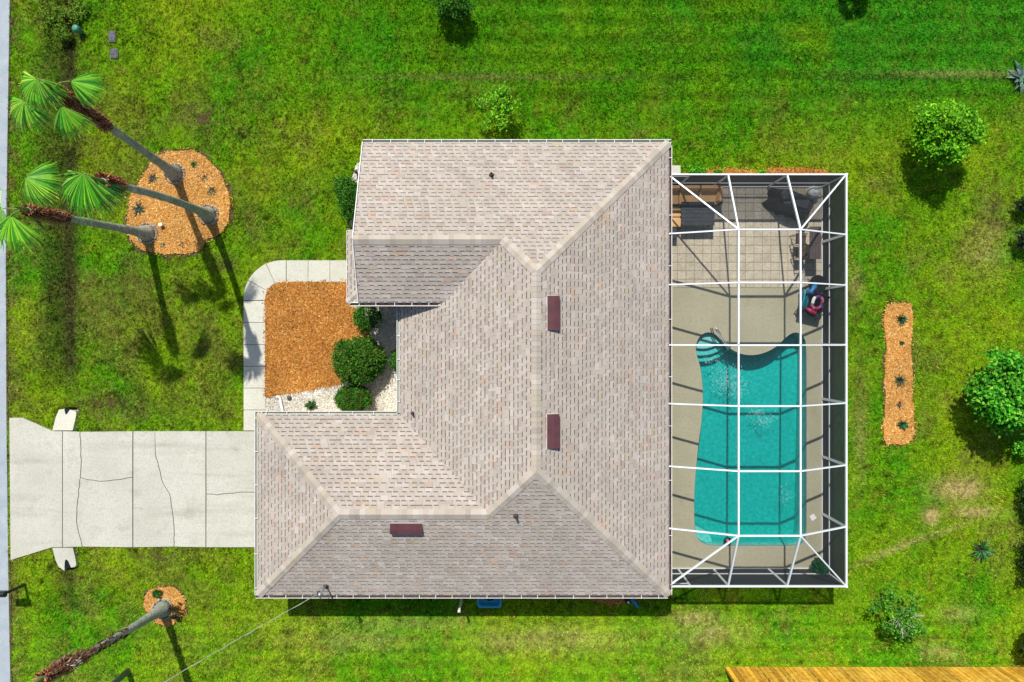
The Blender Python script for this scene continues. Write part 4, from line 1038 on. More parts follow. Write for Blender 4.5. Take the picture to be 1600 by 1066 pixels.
p1 = P(1251, 374, .7); p2 = P(1252, 395, .7)
bar_chair(p1.x, p1.y, radians(-4), 'dark bar chair at the upper end of the brown bar table')
bar_chair(p2.x, p2.y, radians(2), 'dark bar chair at the lower end of the brown bar table, nearer the pool')
# round dark table, towel rack and pool floats by the screen wall
rt = P(1277, 444, .7); rdt = thing('round_table', (rt.x, rt.y, ZD), 'round dark metal table behind the heap of pool floats', 'table')
MB().lathe([(.40,.68),(.42,.70),(.42,.715),(.39,.725),(.0,.72)], (rt.x, rt.y, ZD), 24).build('top', M['black'], rdt)
for k in range(4):
    a = k*pi/2+.5; MB().tube([(rt.x+.1*cos(a), rt.y+.1*sin(a), .68), (rt.x+.3*cos(a), rt.y+.3*sin(a), ZD)], .016, 6).build('leg', M['black'], rdt)
rk0 = P(1268, 478, .5); rack = thing('float_rack', (rk0.x, rk0.y, ZD), 'folding tube frame chair holding a heap of pool floats', 'rack')
hx, hy = .52, .52
def rq(a, b, h): return Vector((rk0.x, rk0.y, ZD))+Matrix.Rotation(radians(-14), 3, 'Z')@Vector((a, b, h))
for sx in (-1, 1):
    MB().tube([rq(sx*hx,-hy,0), rq(sx*hx,-hy*.3,.45), rq(sx*hx,hy,.95)], .02, 7).build('side_frame', M['black'], rack)
    MB().tube([rq(sx*hx,hy*.9,0), rq(sx*hx,0,.47), rq(sx*hx,-hy,.5)], .02, 7).build('leg', M['black'], rack)
MB().tube([rq(-hx,hy,.95), rq(hx,hy,.95)], .02, 7).build('top_bar', M['black'], rack); MB().tube([rq(-hx,-hy,.5), rq(hx,-hy,.5)], .02, 7).build('front_bar', M['black'], rack)
slg = MB(); slg.add([rq(-hx,-hy,.49), rq(hx,-hy,.49), rq(hx,-.15,.40), rq(-hx,-.15,.40), rq(hx,.1,.46), rq(-hx,.1,.46), rq(hx,hy,.93), rq(-hx,hy,.93)], [(0,1,2,3),(3,2,4,5),(5,4,6,7)]); slg.build('sling', M['cover'], rack)
# teal ribbed raft leaning on the left
c1_ = P(1259, 468, .78); rf = thing('pool_raft', (c1_.x, c1_.y, .4), 'teal ribbed pool raft leaning on the heap of floats', 'pool float')
for k in range(5):
    a = radians(-14); R = Matrix.Rotation(a, 3, 'Z'); xx = -.20+k*.10; hh = .10-.16*abs(k-2)/2-.05*k
    pts = [c1_+R@Vector((xx+.03*sin(t*2), .50*(1-.1*abs(k-2))-t*1.02*(1-.1*abs(k-2)), hh-.14*t+.07*sin(t*3))) for t in np.linspace(0, 1, 7)]
    MB().tube(pts, [.035,.058,.06,.06,.06,.058,.035], 8).build('rib', M['teal'] if k % 2 else M['tealdark'], rf, smooth=True)
# blue inflatable (twisted tube)
c2_ = P(1270, 452, .92); bn = MB()
bn.tube([c2_+Vector(q) for q in ((-.26,-.20,-.05),(-.20,-.10,.04),(-.10,-.13,.08),(-.02,.0,.08),(.05,.10,.05),(.13,.22,0))], [.05,.11,.12,.10,.12,.07], 10)
tag(bn.build('pool_noodle', M['blue'], loc=tuple(c2_), smooth=True), 'bright blue inflatable on top of the heap of floats', 'pool float')
# pink swim ring, purple ring, crimson float
def ring_float(c, R0, r0, tilt, mats, name, label, n=22, seg=6):
    e = thing(name, tuple(c), label, 'pool float'); Rm = Matrix.Rotation(tilt[0], 3, 'X')@Matrix.Rotation(tilt[1], 3, 'Y')
    for k in range(seg):
        a0 = 2*pi*k/seg; pts = [c+Rm@Vector((R0*cos(a0+2*pi/seg*j/4), R0*sin(a0+2*pi/seg*j/4)*1.15, .02*sin(5*a0+j))) for j in range(5)]
        MB().tube(pts, r0, 8, cap=False).build('panel', M[mats[k % len(mats)]], e, smooth=True)
ring_float(P(1277, 473, .80), .26, .075, (.35,.25), ['pink','purple','pvc','pink','red','purple'], 'swim_ring', 'pink and purple swim ring slumped over the heap of floats')
cr = P(1267, 485, .62); cf = MB(); cf.tube([cr+Vector(q) for q in ((-.22,.10,-.02),(-.08,.0,.04),(.06,-.06,.04),(.20,-.16,-.04),(.22,.05,.0))], [.05,.10,.11,.08,.05], 9)
tag(cf.build('swim_float', M['red'], loc=tuple(cr), smooth=True), 'crimson inflatable hanging at the pool end of the heap of floats', 'pool float')
# chrome hand rail into the pool
hr = thing('pool_handrail', (*XY(1118, 520), ZD), 'polished hand rail bending from the deck into the pool steps', 'hand rail')
a = P(1110, 513, ZD); b_ = P(1134.5, 549, -.45)
def rail_pts(ofs):
    o = Vector((ofs, ofs*.5, 0)); up = Vector((0, 0, 1)); d = b_-a; d.z = 0
    return [a+o, a+o+up*.42, a+o+up*.55+d*.02, a+o+up*.60+d*.07, a+o+up*.58+d*.14, a+o+up*.34+d*.5, a+o+up*.06+d*.9, b_+o]
for ofs in (0, .07): MB().tube(rail_pts(ofs), .026, 10).build('rail', M['chrome'], hr, smooth=True)
MB().tube([rail_pts(0)[4], rail_pts(.07)[4]], .02, 8).build('crossbar', M['chrome'], hr)
sk = P(1270, 808.5, ZD); skm = MB(); skl = [(sk.x+(.14+.022*cos(4*t+.8))*cos(t), sk.y+(.14+.022*cos(4*t+.8))*sin(t)) for t in np.linspace(0, 2*pi, 33)[:-1]]
skm.prism(skl, .02, .05); tag(skm.build('skimmer_lid', M['pvc'], loc=(sk.x, sk.y, ZD)), 'white lobed skimmer lid on the deck beside the pool', 'skimmer lid')
ty = P(1137, 846, 0); tt = thing('floating_dispenser', (ty.x, ty.y, -.07), 'small pink and black toy floating at the lower edge of the pool', 'pool toy')
MB().lathe([(.05,-.02),(.17,.0),(.20,.05),(.16,.10),(.05,.13)], (ty.x, ty.y, -.07), 14).build('body', M['cover'], tt, smooth=True)
MB().tube([(ty.x-.05, ty.y+.08, .05), (ty.x, ty.y+.02, .09), (ty.x+.05, ty.y-.12, .06)], [.06,.08,.05], 8).build('head', M['pink'], tt, smooth=True)

# ------------------------------------------------------------------ small things in the yard
mbx = thing('mailbox', (*XY(39,914), 0), 'black kerbside mailbox on a leaning post at the edge of the road', 'mailbox')
b0 = Vector((*XY(39,914), 0)); tp = Vector((b0.x-.10, b0.y+.02, 1.12))
MB().bar(b0-Vector((0,0,.2)), tp, .10, .10, up=(0,1,0)).build('post', M['black'], mbx)
mm = MB(); L0, L1 = tp.x+.10, tp.x-.62; prof = [(-.13,0),(.13,0),(.13,.14)]+[(.13*cos(t), .14+.12*sin(t)) for t in np.linspace(.2, pi-.2, 9)]+[(-.13,.14)]
k = len(prof); mm.add([(x_, tp.y+yy_, 1.12+zz_) for x_ in (L0, L1) for yy_, zz_ in prof], [(i, (i+1) % k, k+(i+1) % k, k+i) for i in range(k)]+[tuple(range(k-1,-1,-1)), tuple(range(k, 2*k))])
mm.build('box', M['black'], mbx, smooth=False)
MB().box((L0-.30, tp.y-.14, 1.30), (.16, .012, .05)).build('flag', M['steel'], mbx)
ped = thing('cable_pedestal', (*XY(125,50), 0), 'small green utility pedestal standing in the swale', 'utility pedestal')
pc = XY(125.5, 49.5); MB().lathe([(.12,-.3),(.13,.0),(.135,.22),(.16,.24),(.16,.38),(.12,.43),(.03,.45)], (*pc, 0), 12).build('body', M['greenplastic'], ped)
MB().lathe([(.165,.2),(.165,.25),(.14,.25)], (*pc, 0), 12).build('collar', M['lid'], ped)
for i, (px, py, w, h, lb) in enumerate([(175.5,57.5,.27,.46,'grey rectangular meter lid set in the turf, nearer the top'), (178.5,84,.30,.40,'grey worn meter lid set in the turf, below the other')]):
    e = thing('meter_lid', (*XY(px,py), 0), lb, 'meter lid', 'meter lids in the front turf'); q = XY(px, py)
    MB().rbox((q[0], q[1], .0), (w+.06, h+.06, .06), .02).build('rim', M['lid'], e); MB().rbox((q[0], q[1], .02), (w-.05, h-.05, .05), .015).build('cover', M['lid'], e)
    MB().box((q[0], q[1]-.06, .048), (.06, .03, .012)).build('latch', M['black'], e)
lb = P(255.5, 353, 0); bl = thing('landscape_light', tuple(lb), 'small white landscape light in the round palm bed', 'light')
MB().rbox((lb.x-.03, lb.y+.02, .20), (.17,.15,.12), .02, rz=.3).build('housing', M['pvc'], bl); MB().tube([(lb.x, lb.y, -.05), (lb.x-.02, lb.y+.01, .16)], .015, 6).build('stake', M['black'], bl)
# white drain pipe in the gravel court
dp0 = thing('drain_pipe', (*XY(440,640), 0), 'white drain pipe with a bent end lying on the gravel court', 'pipe')
MB().tube([P(444,655,.10), P(441,640,.09), P(438.2,626,.09), P(437,621.5,.11), P(434.5,620,.12), P(431.5,620.5,.10)], .062, 10).build('pipe', M['pvc'], dp0, smooth=True)
MB().tube([P(438.6,628,.09), P(438.0,625,.09)], .075, 10).build('coupling', M['pvc'], dp0)
rk1 = P(452.5, 622, 0); rm = MB(); rm.lathe([(.05,-.02),(.10,0),(.11,.05),(.08,.10),(.03,.12)], rk1, 9); tag(rm.build('drain_cover', M['lead'], loc=tuple(rk1)), 'small dark round cap on the white gravel', 'drain cap')
vp = P(558.3, 271, 0); vm = MB(); vm.lathe([(.05,-.05),(.05,.3),(.09,.3),(.09,.36),(.05,.40)], vp, 10); tag(vm.build('drain_vent', M['lead'], loc=tuple(vp)), 'small black vent stub in the gravel strip beside the gable end', 'vent')
# white post, blue tub, blue noodle and black bottle along the shaded wall
wp = Vector((-2.36, -12.06, 0)); po = thing('white_post', tuple(wp), 'slim white post standing in the shaded strip below the house', 'post')
MB().box(wp+Vector((0,0,.72)), (.09,.09,1.66)).build('shaft', M['pvc'], po)
cpm = MB(); cpm.add([wp+Vector(q) for q in ((-.06,-.06,1.55),(.06,-.06,1.55),(.06,.06,1.55),(-.06,.06,1.55),(0,0,1.63))], [(0,1,4),(1,2,4),(2,3,4),(3,0,4),(3,2,1,0)]); cpm.build('cap', M['pvc'], po)
tb = XY(765, 931); tub = thing('paddling_tub', (*tb, 0), 'blue plastic tub on the shaded grass under the lower eave', 'tub')
tm = MB()
def rr(w, h, r, n=5):
    out = []
    for sx, sy, a in ((1,1,0),(-1,1,90),(-1,-1,180),(1,-1,270)):
        for i in range(n+1): t = radians(a+90*i/n); out.append((sx*(w-r)+r*cos(t), sy*(h-r)+r*sin(t)))
    return out
loops = [(rr(.46,.34,.12),0),(rr(.53,.41,.14),.30),(rr(.56,.44,.15),.32),(rr(.56,.44,.15),.29+.05),(rr(.49,.37,.13),.335),(rr(.43,.31,.11),.05)]
n_ = len(loops[0][0]); pts = [(tb[0]+x, tb[1]+y, z) for l, z in loops for x, y in l]
tm.add(pts, [(i*n_+k, i*n_+(k+1) % n_, (i+1)*n_+(k+1) % n_, (i+1)*n_+k) for i in range(len(loops)-1) for k in range(n_)]+[tuple(range((len(loops)-1)*n_, len(loops)*n_))])
tm.build('basin', M['skyblue'], tub)
hs = MB(); hs.tube([(tb[0]+.26*cos(t)+.03*sin(3*t), tb[1]+.06+.2*sin(t), .08+.012*t) for t in np.linspace(0, 12, 40)], .02, 6); tag(hs.build('garden_hose', M['cover'], loc=(tb[0], tb[1], .06)), 'dark hose coiled inside the blue plastic tub', 'hose')
nd = MB(); nd.tube([P(984,930,.16), P(988,937,.15), P(997,948.5,.09)], [.075,.08,.075], 10); tag(nd.build('blue_roll', M['blue'], loc=tuple(P(990,940,0)), smooth=True), 'deep blue foam roll leaning out from the lower eave', 'foam roll')
bo = P(979.5, 936.5, 0); bt_ = thing('watering_jug', tuple(bo), 'small black and white jug beside the blue foam roll', 'jug')
MB().lathe([(.11,0),(.12,.03),(.12,.26),(.07,.33),(.045,.36)], bo, 12).build('body', M['cover'], bt_, smooth=True); MB().lathe([(.05,.35),(.05,.41),(.03,.42)], bo, 10).build('cap', M['pvc'], bt_)

# wooden fence at the lower right: every picket its own board
FX0 = XY(1133, 0)[0]; FY = XY(0, 1042.5)[1]
fe = empty('wooden_fence', (18, FY, 0), 'yellow cedar board fence along the lower right edge', 'fence')
fr_ = random.Random(5); x = FX0; pme = None; i = 0
while x < 26.5:
    w = .225; h = 1.86; o = MB().rbox((x+w/2, FY, .93), (w-.022, .022, 1.86), .006).build('picket', M['fencewood'], fe, loc=(x+w/2, FY, 0)) if pme is None else None
    if o is None:
        o = bpy.data.objects.new('picket', pme); COL.objects.link(o); o.parent = fe
        o.location = Vector((x+w/2, FY+fr_.uniform(-.006, .006), fr_.uniform(-.02, .02)))-ORG[fe.name]; o.rotation_euler = (fr_.uniform(-.006,.006), fr_.uniform(-.008,.008), fr_.uniform(-.02,.02))
    pme = o.data; x += w
for k in range(9):
    xx = FX0+.05+k*2.0; MB().bar((xx, FY-.08, -.3), (xx, FY-.08, 1.8), .1, .1, up=(0,1,0)).build('post', M['fencewood'], fe)
for zz in (.35, 1.0, 1.6): MB().bar((FX0, FY-.035, zz), (26.5, FY-.035, zz), .04, .09).build('rail', M['fencewood'], fe)

# ------------------------------------------------------------------ vegetation
def leaves(centers, L, W, cols, up=.55, seed=0, fold=.25, jit=.25):
    """one folded four-point leaf per centre; returns V, F, C"""
    r = np.random.default_rng(seed); n = len(centers)
    d = r.normal(0, 1, (n, 3)); d[:,2] = np.abs(d[:,2])*.3; d /= np.linalg.norm(d, axis=1)[:,None]
    nrm = r.normal(0, 1, (n, 3))*(1-up)+np.array((0, 0, 1))*up*1.4; nrm /= np.linalg.norm(nrm, axis=1)[:,None]
    s = np.cross(nrm, d); s /= np.linalg.norm(s, axis=1)[:,None]+1e-9; d = np.cross(s, nrm)
    l = (L*r.uniform(.65, 1.3, n))[:,None]; w = (W*r.uniform(.7, 1.3, n))[:,None]
    V = np.stack([centers-d*l*.5, centers+s*w*.5+nrm*w*fold, centers+d*l*.5-nrm*l*.12, centers-s*w*.5+nrm*w*fold], 1).reshape(-1, 3)
    i = np.arange(n)[:,None]*4; F = np.concatenate([i+np.array((0,1,2)), i+np.array((0,2,3))], 0)
    cols = np.array(cols); c = cols[r.integers(0, len(cols), n)]*r.uniform(1-jit, 1+jit, (n, 1))
    return V, F, np.repeat(np.clip(c, 0, .95), 4, 0)
def crown_points(c, rad, nclump, per, seed, shell=.55, clump=.22):
    r = np.random.default_rng(seed); d = r.normal(0, 1, (nclump, 3)); d /= np.linalg.norm(d, axis=1)[:,None]
    d[:,2] = np.where(d[:,2] < -.35, -d[:,2], d[:,2])
    q = r.uniform(shell, 1, (nclump, 1))**.6; am = .03 if shell >= .7 else .16; wob = 1+am*np.sin(3*np.arctan2(d[:,1], d[:,0])+seed)[:,None]+am*.6*np.sin(5*np.arctan2(d[:,1], d[:,0])+seed*2.1)[:,None]
    cc = d*q*wob*np.array(rad); k = r.integers(per//2, int(per*1.5), nclump)
    pts = np.repeat(cc, k, 0)+r.normal(0, 1, (k.sum(), 3))*np.array((1, 1, .7))*clump*np.mean(rad)*np.repeat(r.uniform(.6, 1.3, nclump), k)[:,None]
    tone = np.repeat(r.uniform(.72, 1.25, nclump), k)
    return pts+np.array(c), tone, cc+np.array(c)
def plant(name, base, c, rad, label, cat, nclump, per, L, W, cols, seed, shell=.55, clump=.2, up=.5, stems=6, group=None, stemr=.02, trunk=.05, bark='bark', leafmat='leaf'):
    base = Vector((base[0], base[1], 0)); e = empty(name, tuple(base), label, cat, group)
    pts, tone, cc = crown_points(c, rad, nclump, per, seed, shell, clump)
    k = pts[:,2] > .01; pts, tone = pts[k], tone[k]
    V, F, C = leaves(pts, L, W, cols, up, seed); C = C*np.repeat(tone, 4)[:,None]
    np_mesh('crown', V, F, C, M[leafmat], e)
    tr = MB(); r = random.Random(seed); fork = Vector((base.x*.7+c[0]*.3, base.y*.7+c[1]*.3, max(.05, c[2]-rad[2]*.55)))
    tr.tube([base-Vector((0,0,.1)), base.lerp(fork, .6), fork], [trunk*1.3, trunk, trunk*.85], 7)
    for i in range(stems):
        t = Vector(cc[r.randrange(len(cc))]); m = fork.lerp(t, .5)+Vector((r.uniform(-.06,.06), r.uniform(-.06,.06), .05))
        tr.tube([fork, m, t], [trunk*.6, stemr, stemr*.4], 5)
    tr.build('trunk', M[bark], e)
    return e
DARKG = [(.030,.13,.012),(.045,.17,.016),(.02,.10,.012),(.07,.20,.02),(.05,.15,.03)]
HEDGE = [(.030,.17,.012),(.045,.22,.016),(.022,.12,.012),(.075,.28,.018),(.13,.28,.02)]
LIME = [(.17,.52,.008),(.25,.60,.012),(.10,.40,.008),(.34,.66,.015),(.06,.26,.006)]
TREE = [(.12,.42,.015),(.08,.34,.014),(.18,.50,.02),(.05,.24,.012),(.24,.52,.03)]
EMER = [(.09,.46,.02),(.06,.36,.016),(.16,.58,.03),(.03,.22,.012),(.26,.64,.05)]
def at(px, py, z): p = P(px, py, z); return (p.x, p.y, z)
# shrubs of the gravel court
plant('shrub', XY(561,566), at(560,563,.75), (1.12,.98,.70), 'largest clipped round shrub, between the orange mulch and the white gravel', 'shrub', 300, 60, .11, .065, HEDGE+[(.20,.20,.03)], 1, .75, .10, .45, group='clipped shrubs in the court')
plant('shrub', XY(553,624), at(552,623,.5), (.80,.58,.48), 'oval clipped shrub below the largest one, touching the garage eave', 'shrub', 220, 50, .085, .05, HEDGE+HEDGE+[(.26,.08,.03)], 2, .75, .10, .45, group='clipped shrubs in the court')
plant('shrub', XY(577,496), at(575,495,.6), (.58,.60,.52), 'clipped shrub half shaded under the entry roof eave', 'shrub', 80, 40, .08, .05, HEDGE, 3, .75, .15, .45, group='clipped shrubs in the court')
plant('shrub', XY(624,564), at(625,563,.5), (.46,.46,.45), 'small shrub half hidden by the gutter beside the court', 'shrub', 60, 36, .08, .05, HEDGE, 4, .75, .15, .45, group='clipped shrubs in the court')
plant('weed', XY(487,634), at(487,633,.12), (.22,.22,.12), 'small leafy weed alone on the white gravel', 'plant', 16, 16, .10, .05, DARKG, 5, .4, .2, .6, 3, stemr=.006, trunk=.012)
plant('shrub', XY(549,310), at(547,310,.6), (.48,.92,.58), 'dark dense shrub against the gable end of the house', 'shrub', 110, 42, .09, .055, HEDGE, 6, .7, .15, .45)
plant('weed', XY(535,292), at(533,290,.15), (.35,.5,.14), 'low leafy growth spreading on the turf beside the gable shrub', 'plant', 26, 14, .10, .05, LIME[2:]+DARKG, 7, .2, .25, .6, 3, stemr=.006, trunk=.012)
plant('shrub', XY(1277,884), at(1279,885,.5), (.34,.32,.42), 'dark green shrub inside the lower right corner of the screen cage', 'shrub', 60, 34, .09, .05, [(.012,.13,.05),(.02,.18,.06),(.01,.09,.03)], 8, .6, .16, .45)
plant('weed', XY(1088,271), at(1089,268,.22), (.48,.28,.2), 'leafy green weeds at the upper left corner of the screen cage', 'plant', 34, 16, .13, .06, LIME[2:]+EMER[:2], 9, .2, .2, .6, 4, stemr=.006, trunk=.012)
plant('weed', XY(1120,271), at(1121,269,.16), (.30,.16,.13), 'small green weed in the mulch along the top of the screen cage', 'plant', 16, 14, .11, .05, LIME[1:], 10, .2, .2, .6, 3, stemr=.006, trunk=.012)
plant('weed', XY(1190,270), at(1191,268.5,.16), (.26,.12,.12), 'sparse weed midway along the mulch above the screen cage', 'plant', 12, 12, .11, .05, LIME[1:], 11, .2, .2, .6, 3, stemr=.006, trunk=.012)
# trees of the back yard
plant('young_tree', XY(779,182), at(776,166,1.15), (.92,.98,.62), 'pale yellow green sapling standing above the upper eave of the house', 'tree', 38, 30, .14, .08, LIME, 12, .3, .17, .7, 12, trunk=.04)
plant('round_tree', XY(1463,236), at(1476,208,1.65), (1.28,1.14,1.0), 'bright green round tree alone on the right lawn', 'tree', 150, 60, .15, .09, LIME+[(.10,.36,.01)], 13, .6, .14, .68, 14, trunk=.08, stemr=.03)
plant('broad_tree', XY(1548,620), at(1581,610,1.8), (1.68,1.52,1.2), 'large glossy green tree cut off by the right edge of the lawn', 'tree', 210, 62, .20, .11, EMER, 14, .6, .13, .66, 18, trunk=.12, stemr=.04)
plant('shrub', XY(1590,700), at(1596,698,.5), (.45,.40,.4), 'small bright shrub just below the large glossy tree', 'shrub', 30, 28, .15, .08, EMER, 15, .4, .18, .5)
plant('dark_bush', XY(708,12), at(704,3,.85), (.80,.86,.70), 'dark round bush at the top edge with a black shadow', 'shrub', 90, 46, .10, .06, HEDGE, 16, .65, .15, .45, 8, trunk=.05)
plant('sparse_tree', XY(1396,968), at(1402,957,1.1), (1.15,1.2,.60), 'sparse tree showing pale bare branches on the lower right lawn', 'tree', 58, 26, .14, .075, [(.08,.34,.02),(.14,.44,.03),(.04,.18,.015),(.22,.46,.04)], 17, .55, .12, .55, 4, trunk=.05)
plant('dark_bush', XY(1338,-22), at(1340,-25,.75), (.62,.55,.5), 'dark bush cut off by the top edge of the lawn, towards the right', 'shrub', 60, 40, .10, .06, HEDGE, 27, .65, .15, .45, 6, trunk=.04)
# bare limbs of the sparse tree
st = [o for o in COL.objects if o.name == 'sparse_tree'][0]; q0 = Vector(at(1402,960,1.05)); lm = MB(); r_ = random.Random(2)
for k in range(11):
    a = 2*pi*k/11+r_.uniform(-.3,.3); L = r_.uniform(.35, .85); e1 = q0+Vector((cos(a)*L*.5, sin(a)*L*.5, .50)); e2 = q0+Vector((cos(a)*L, sin(a)*L, .72+r_.uniform(-.05,.12)))
    lm.tube([q0, e1, e2], [.026,.019,.008], 5)
    for s in (-1, 1): lm.tube([e1, e1+Vector((cos(a+s*.7)*L*.35, sin(a+s*.7)*L*.35, .3))], [.012,.005], 4)
lm.build('limb', mat_noise('pale_bark', (.34,.32,.28), (.52,.50,.45), 7, .9), st)
plant('shrub', XY(1600,316), at(1602,318,.5), (.40,.36,.4), 'upper of two dark ragged shrubs at the right edge of the lawn', 'shrub', 26, 22, .14, .07, [(.03,.06,.025),(.05,.09,.04)], 18, .4, .2, .5)
plant('shrub', XY(1600,372), at(1603,370,.6), (.50,.5,.5), 'lower of two dark ragged shrubs at the right edge of the lawn', 'shrub', 34, 24, .14, .07, [(.03,.05,.03),(.05,.08,.05)], 19, .4, .2, .5)
for i, (px, py, rx, ry, lb) in enumerate([(1622,775,.7,.9,'dark shrub on the right edge below the large glossy tree, its rim only in view'), (1625,868,.8,1.2,'dark shrub on the right edge beside the lone yucca'), (1614,1006,.55,.7,'dark shrub on the right edge just above the cedar fence')]):
    plant('shrub', XY(px,py), at(px,py,.7), (rx,ry,.65), lb, 'shrub', 70, 34, .14, .07, [(.02,.06,.012),(.04,.10,.02),(.015,.04,.01)], 20+i, .5, .17, .5, group='shrubs along the right edge')

# rosettes: yucca, agave and the small bed plants
def rosette(name, px, py, n, L, W, cols, label, cat, seed, rise=.7, droop=.35, group=None, thick=.5):
    c = Vector((*XY(px, py), .03)); e = MB(); r = random.Random(seed)
    for k in range(n):
        a = k*2.39996+r.uniform(-.25,.25); el = rise*(.25+.9*((k+.5)/n)); l = L*r.uniform(.7, 1.1)*(1-.35*(k/n)**2); w = W*r.uniform(.8, 1.15)
        d = Vector((cos(a), sin(a), 0)); s = Vector((-sin(a), cos(a), 0)); col = tuple(x_*r.uniform(.7, 1.3) for x_ in r.choice(cols))
        rows = []
        for t, wf in ((0,.55),(.3,1),(.65,.8),(1,.04)):
            p = c+d*(l*t*cos(el))+Vector((0,0,1))*(l*t*sin(el)-droop*l*t*t)
            rows += [p-s*w*wf/2+Vector((0,0,w*.18*wf)), p, p+s*w*wf/2+Vector((0,0,w*.18*wf))]
        fs = []
        for i in range(3):
            b = i*3; fs += [(b,b+1,b+4,b+3),(b+1,b+2,b+5,b+4)]
        e.add(rows, fs, 0, col)
    o = e.build(name, M['needle'], loc=(c.x, c.y, 0), cols=True); return tag(o, label, cat, group)
YG = [(.03,.13,.02),(.05,.18,.025),(.02,.08,.02)]; PUR = [(.05,.045,.035),(.07,.06,.04),(.04,.06,.03)]; GREY = [(.10,.16,.10),(.13,.19,.12),(.06,.10,.06)]
rosette('yucca', 1533, 859, 44, .74, .075, [(.04,.2,.03),(.06,.26,.04),(.02,.10,.03),(.07,.05,.06)], 'spiky green yucca alone on the right lawn', 'yucca', 1, .9, .25)
rosette('agave', 1594, 121, 22, .95, .20, [(.16,.28,.20),(.22,.34,.24),(.10,.18,.13),(.06,.10,.08)], 'broad leaved grey green agave at the upper right edge', 'agave', 2, .8, .35)
GB = 'plants in the round palm bed'
rosette('bed_plant', 303.5, 257.5, 20, .26, .05, YG, 'small green tuft at the top of the round palm bed', 'plant', 3, 1.0, .3, GB)
rosette('bed_plant', 239, 279, 20, .42, .04, PUR+YG[:1], 'dusky spidery plant left of the first palm trunk', 'plant', 4, .6, .4, GB)
rosette('bed_plant', 320, 278, 8, .32, .05, PUR, 'thin brown plant between the green tuft and the right rim of the bed', 'plant', 5, .5, .4, GB)
rosette('bed_plant', 331, 299, 20, .40, .04, PUR+YG[:1], 'dusky spidery plant at the right rim of the palm bed', 'plant', 6, .6, .4, GB)
rosette('bed_plant', 218, 327, 24, .50, .05, [(.02,.05,.03),(.03,.08,.05),(.04,.09,.06)], 'dark spiky plant at the left rim of the palm bed', 'plant', 7, .7, .35, GB)
rosette('bed_plant', 255, 383, 12, .26, .035, YG+PUR, 'faint green plant low in the bed under the white light', 'plant', 8, .6, .4, GB)
rosette('bed_plant', 285, 382, 12, .26, .035, PUR+GREY[:1], 'faint brown plant at the bottom rim of the palm bed', 'plant', 9, .6, .4, GB)
plant('bed_plant', XY(245,927), at(245,927,.14), (.22,.20,.14), 'green leafy plant in the small bed beside the single palm', 'plant', 18, 16, .09, .05, DARKG, 30, .3, .2, .5, 3, stemr=.006, trunk=.01)
plant('bed_plant', XY(275,956), at(275,957,.16), (.30,.40,.16), 'dark red leaved plants in the small bed right of the single palm', 'plant', 24, 16, .09, .05, [(.05,.04,.02),(.03,.08,.02),(.12,.02,.02),(.02,.05,.015)], 31, .3, .2, .5, 3, stemr=.006, trunk=.01)
GS = 'plants in the long mulch strip'
rosette('strip_plant', 1407, 499, 34, .42, .055, [(.02,.10,.03),(.035,.14,.04),(.012,.06,.02)], 'dark spiky plant at the top of the long mulch strip', 'plant', 10, 1.1, .2, GS)
rosette('strip_plant', 1408, 536, 20, .19, .06, [(.02,.07,.03),(.04,.12,.05)], 'tiny rounded plant second from the top of the mulch strip', 'plant', 11, 1.1, .25, GS)
rosette('strip_plant', 1404, 594, 36, .42, .045, [(.06,.10,.06),(.09,.14,.08),(.03,.05,.03)], 'grey green spiky plant in the middle of the mulch strip', 'plant', 12, 1.1, .2, GS)
rosette('strip_plant', 1404, 632, 14, .22, .05, [(.03,.035,.03),(.05,.07,.05)], 'tiny dark plant second from the bottom of the mulch strip', 'plant', 13, .8, .3, GS)
rosette('strip_plant', 1409.5, 663.5, 36, .38, .065, [(.015,.11,.04),(.03,.15,.05),(.01,.06,.02)], 'deep green spiky plant at the bottom of the mulch strip', 'plant', 14, 1.0, .25, GS)
for i, (px, py, rx) in enumerate([(82,22,.75),(122,18,.6),(98,52,.35)]):
    plant('weed', XY(px,py), at(px,py,.14), (rx,rx*.9,.14), ['wide patch of pale leafy weeds in the swale at the top left corner', 'pale leafy weeds just above the green pedestal', 'thin pale weeds left of the green pedestal in the swale'][i], 'plant', 34, 14, .13, .06, [(.17,.32,.02),(.24,.38,.03),(.10,.24,.015)], 40+i, .1, .22, .6, 3, stemr=.006, trunk=.01)

